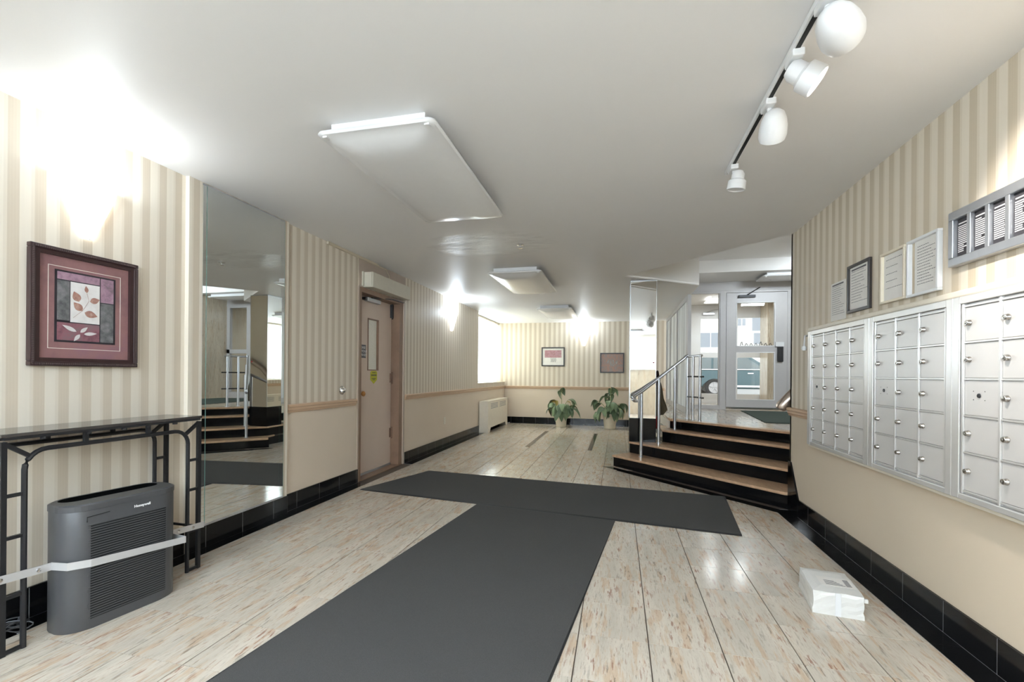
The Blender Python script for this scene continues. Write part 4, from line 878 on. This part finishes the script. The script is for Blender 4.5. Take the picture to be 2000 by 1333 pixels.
# script lettering along the glass
def script(nm, parent, x0, x1, y, z, h, seed, mir=1):
    r2 = random.Random(seed); bm = B(); n = 7
    for k in range(n):
        x = x0+(x1-x0)*(k+.5)/n; w = (x1-x0)/n*.36; hh = h*(1.0 if k in (0, 4) else .65)
        pts = [(x-w, y, z), (x-w*.4*mir, y, z+hh*.9), (x, y, z+hh), (x+w*.3, y, z+hh*.2), (x+w, y, z+hh*r2.uniform(.1, .7))]; tube(bm, pts, .006, 5)
    obj(nm, bm, M['ink'], parent)
script('lettering', ed, 2.10, 2.64, YD+.012, 1.722, .07, 3)
script('lettering', es, 1.40, 1.74, YO-.02, 1.88, .08, 5, -1)
# partition along the landing
pt_ = thing('window_3', 'glazed partition with pale frame between the landing and the lobby', 'window', (1.06, 8.9, LZ), kind='structure')
bm = B(); px0, px1 = 1.035, 1.085
for a, b in ((7.33, 7.48), (8.62, 8.70), (9.7, 9.78), (10.4, 10.48)): box(bm, px0, px1, a, b, LZ, ZC)
box(bm, px0, px1, 7.48, 10.4, LZ, .68); box(bm, px0, px1, 7.48, 10.4, 2.36, ZC); obj('partition_frame', bm, M['grey'], pt_)
for a, b in ((7.48, 8.62), (8.70, 9.7), (9.78, 10.4)): bx('partition_pane', M['sideglass'], pt_, 1.055, 1.063, a, b, .68, 2.36)
# outer screen
eo = thing('window_4', 'white framed outer entrance doors seen through the inner door', 'window', (2.3, YO, LZ), kind='structure')
bm = B(); a, b = YO-.03, YO+.04
box(bm, 1.085, 1.60, a, b, LZ, 2.86); box(bm, 1.60, 3.5, a, b, 2.62, 2.86)
for x0, x1, ga, gb in ((1.60, 2.36, 1.745, 2.24), (2.38, 3.14, 2.485, 2.99)):
    box(bm, x0, ga, a, b, LZ, 2.62); box(bm, gb, x1, a, b, LZ, 2.62); box(bm, ga, gb, a, b, 2.43, 2.62); box(bm, ga, gb, a, b, 1.58, 1.80 if x0 > 2 else 1.69); box(bm, ga, gb, a, b, LZ, .80)
box(bm, 2.36, 2.38, a, b, LZ, 2.62); box(bm, 3.14, 3.5, a, b, LZ, 2.62); obj('outer_frame', bm, M['white'], eo)
for ga, gb in ((1.745, 2.24), (2.485, 2.99)):
    bx('outer_pane', M['glass'], eo, ga, gb, YO, YO+.006, .80, 1.58); bx('outer_pane', M['glass'], eo, ga, gb, YO, YO+.006, 1.69 if ga < 2 else 1.80, 2.43)
bm = B(); box(bm, 1.78, 2.02, a-.05, a, 2.50, 2.55, bev=.005); tube(bm, [(1.85, a-.03, 2.55), (1.95, a-.1, 2.59), (2.1, a-.02, 2.62)], None, flat=(.012, .006)); obj('door_closer', bm, M['alu'], eo)
bm = B(); box(bm, 2.915, 3.25, 9.95, 10.44, LZ, 2.72); struct('trim_7', bm, M['panelmarble'], label='marble clad pier inside the vestibule')
bm = B(); box(bm, 1.09, 1.20, YD+.06, YO-.04, LZ, 2.86); struct('wall_vestibule_left', bm, M['panelmarble'])
bm = B(); box(bm, 1.2, 3.5, YD+.06, YO-.04, 2.72, 2.78); struct('ceiling_vestibule', bm, M['ceiling'])
ceiling_light(1.7, 2.5, 9.3, 9.8, 2.72, 'lit ceiling light of the entrance vestibule', M['glow'], .05, group='ceiling lights of the stair landing')

# ------------------------------------------------------------------ plants
leafmeshes = []
for v, (L, w, droop) in enumerate(((.24, .060, .6), (.20, .052, 1.1), (.27, .064, .85))):
    bm = B(); n = 7; rows = []
    for i in range(n+1):
        t = i/n; wd = w*math.sin(PI*min(1, t*.92+.06))**.9 if 0 < i < n else .002; x = L*(t-.12*droop*t*t); z = .03*math.sin(PI*t)-droop*L*.55*t*t
        rows.append([bm.verts.new((x, -wd, z+wd*.3)), bm.verts.new((x, 0, z)), bm.verts.new((x, wd, z+wd*.3))])
    for a, b in zip(rows, rows[1:]):
        for j in range(2): bm.faces.new((a[j], a[j+1], b[j+1], b[j]))
    me = bpy.data.meshes.new('leaf'); bm.to_mesh(me); bm.free(); me.materials.append(M['leaf'])
    for p in me.polygons: p.use_smooth = True
    leafmeshes.append(me)
yel = leafmeshes[1].copy(); yel.materials.clear(); yel.materials.append(M['leafyellow'])
def plant(x, y, label, seed, stems, pr_=.15, ph=.33):
    r = random.Random(seed); t = thing('potted_plant', label, 'plant', (x, y, 0), group='potted plants by the back wall')
    bm = B(); lathe(bm, [(0, .001), (pr_*.78, .0), (pr_*.80, .02), (pr_*.98, ph-.05), (pr_*1.04, ph-.045), (pr_*1.06, ph), (pr_*.97, ph), (pr_*.93, ph-.04), (0, ph-.04)], (x, y, 0), 28); obj('pot', bm, M['pot'], t, True)
    bm = B(); lathe(bm, [(0, ph-.03), (pr_*.5, ph-.028), (pr_*.92, ph-.037)], (x, y, 0), 18); obj('soil', bm, M['soil'], t)
    for (az, out, h, nl) in stems:
        dx, dy = math.cos(az), math.sin(az); base = Vector((x+dx*.04, y+dy*.04, ph-.04)); tip = Vector((x+dx*out, min(y+dy*out, YB-.12), h))
        mid = (base+tip)/2+Vector((-dx*.02, -dy*.02, .06)); pts = [base, base*.55+mid*.45+Vector((0, 0, .02)), mid, mid*.4+tip*.6+Vector((0, 0, .015)), tip]
        bm = B(); tube(bm, pts, [.008, .007, .006, .005, .004], 6); obj('stem', bm, M['stem'], t, True)
        for k in range(nl):
            p = tip if k == 0 else (tip*.85+mid*.15 if k < 3 else mid*.6+tip*.4); a = az+(0 if k == 0 else r.uniform(-1.5, 1.5))
            yy = r.random() < .06
            o = bpy.data.objects.new('leaf', yel if yy else leafmeshes[r.randrange(3)]); COL.objects.link(o); o.parent = t; o.matrix_parent_inverse = t.matrix_world.inverted()
            if p.y > YB-.34 and math.sin(a) > 0: a = -a
            o.location = p; o.rotation_euler = (r.uniform(-.5, .5), r.uniform(.15, 1.0), a); s = r.uniform(.8, 1.12); o.scale = (s, s, s)
plant(-1.255, 10.28, 'lush potted plant in a cream pot, left one, under the reddish print', 11,
      [(2.9, .20, .55, 5), (3.4, .22, .42, 6), (.3, .20, .46, 5), (-.2, .22, .40, 6), (-1.4, .15, .52, 7), (1.4, .05, .88, 3), (-2.2, .18, .48, 6), (-.7, .16, .52, 6), (.5, .20, .62, 4), (2.5, .18, .6, 3), (-1.0, .17, .38, 4), (-1.9, .15, .36, 4)], .145)
plant(-.165, 10.22, 'bushy potted plant in a cream pot beside the mirrored column', 23,
      [(2.9, .28, .60, 5), (3.4, .26, .36, 5), (.2, .26, .56, 5), (-.3, .24, .44, 5), (-1.4, .16, .58, 7), (1.2, .06, .92, 5), (1.9, .12, .72, 4), (-2.2, .2, .46, 5), (-.8, .22, .48, 6), (-1.2, .18, .4, 6), (-1.7, .14, .62, 5)], .155)

# ------------------------------------------------------------------ street outside
GZ = .40
bm = B(); box(bm, 1.15, 40, YO+.05, 15.5, GZ-.3, GZ+.12); box(bm, -30, 1.1, YB+.2, 15.5, GZ-.3, GZ+.12); struct('pavement', bm, M['paving']); bm = B(); box(bm, -40, 50, 15.5, 31.9, GZ-.3, GZ); struct('road', bm, M['asphalt'])
car = thing('car', 'dark teal sport utility car parked across the street', 'car', (5.3, 20, GZ))
def carbody(bm, prof, w0, w1):
    prism(bm, prof, w0, w1, axis=1, bev=.05)
cx0 = 3.70
low_ = [(cx0-.95, .42), (cx0-.42, .40), (cx0-.38, .6), (cx0-.2, .74), (cx0, .79), (cx0+.2, .74), (cx0+.38, .6), (cx0+.42, .34), (cx0+2.28, .34), (cx0+2.32, .6), (cx0+2.5, .74), (cx0+2.7, .79), (cx0+2.9, .74), (cx0+3.08, .6), (cx0+3.12, .40), (cx0+3.6, .42), (cx0+3.68, .62), (cx0+3.6, .95), (cx0+2.5, 1.06), (cx0-.88, 1.08), (cx0-1.0, .8)]
bm = B(); carbody(bm, [(x, z+GZ-.05) for x, z in low_], 19.1, 20.9); obj('body', bm, M['car'], car)
cab = [(cx0-.86, 1.03), (cx0-.62, 1.55), (cx0-.3, 1.64), (cx0+.9, 1.66), (cx0+1.35, 1.56), (cx0+2.15, 1.04)]
bm = B(); prism(bm, [(x, z+GZ-.02) for x, z in cab], 19.2, 20.8, axis=1, bev=.06); obj('cabin', bm, M['car'], car)
for w in ([(cx0-.62, 1.1), (cx0-.5, 1.5), (cx0-.1, 1.54), (cx0-.1, 1.1)], [(cx0-.02, 1.1), (cx0-.02, 1.55), (cx0+.75, 1.56), (cx0+.75, 1.1)], [(cx0+.83, 1.1), (cx0+.83, 1.56), (cx0+1.2, 1.52), (cx0+1.8, 1.1)]):
    bm = B(); prism(bm, [(x, z+GZ-.02) for x, z in w], 19.185, 19.2, axis=1); obj('side_window', bm, M['carglass'], car)
bx('sill_trim', M['chrome'], car, cx0+.45, cx0+2.25, 19.06, 19.1, GZ+.36, GZ+.43); bx('belt_trim', M['chrome'], car, cx0-.7, cx0+1.9, 19.08, 19.1, GZ+1.035, GZ+1.065)
for hx in (cx0+.55, cx0+1.3): bx('door_handle', M['chrome'], car, hx-.1, hx+.1, 19.06, 19.1, GZ+.88, GZ+.92)
for x in (cx0, cx0+2.7):
    for yy, sgn in ((19.12, -1), (20.88, 1)):
        bm = B(); T4 = Matrix.Translation((x, yy+.12, GZ+.335)) @ Matrix.Rotation(PI/2, 4, 'X'); lathe(bm, [(.2, 0), (.31, 0), (.335, .03), (.335, .2), (.31, .23), (.22, .23), (.21, .2)], n=28, mat=T4); wh_ = obj('wheel', bm, M['tyre'], car, True)
        bm = B(); lathe(bm, [(.215, .18), (.225, .225), (.2, .225), (.19, .19), (0, .19)], n=24, mat=T4)
        for k in range(5):
            a = k*2*PI/5+.3; tube(bm, [T4 @ Vector((.03*math.cos(a), .03*math.sin(a), .205)), T4 @ Vector((.205*math.cos(a), .205*math.sin(a), .215))], None, flat=(.028, .012))
        obj('rim', bm, M['grey'], wh_, True)
bl = thing('building', 'pale apartment building across the street seen through the doors', 'building', (5, 32, GZ))
bx('facade', M['facade'], bl, -14, 30, 32, 36, GZ-.2, 13)
for x0, x1, z0, z1 in ((5.2, 6.7, 3.1, 4.05), (7.6, 8.05, 4.5, 4.95), (8.45, 9.6, 4.15, 5.0), (8.55, 9.6, 3.3, 4.0), (2.6, 3.6, 3.1, 4.3), (-.5, 1, 3.1, 4.3), (11, 12.5, 3.1, 4.3), (11, 12.5, 5.5, 7), (7.6, 9.2, 6, 7.4), (4.6, 6.2, 6, 7.4), (1, 2.6, 6, 7.4), (-4, -2.5, 3.1, 4.6)):
    f = bx('window_frame', M['white'], bl, x0-.06, x1+.06, 31.96, 32, z0-.06, z1+.06)
    xm = (x0+x1)/2
    for a, b in ((x0, xm-.03), (xm+.03, x1)): bx('window_pane', M['winglass'], f, a, b, 31.94, 31.96, z0, z1)
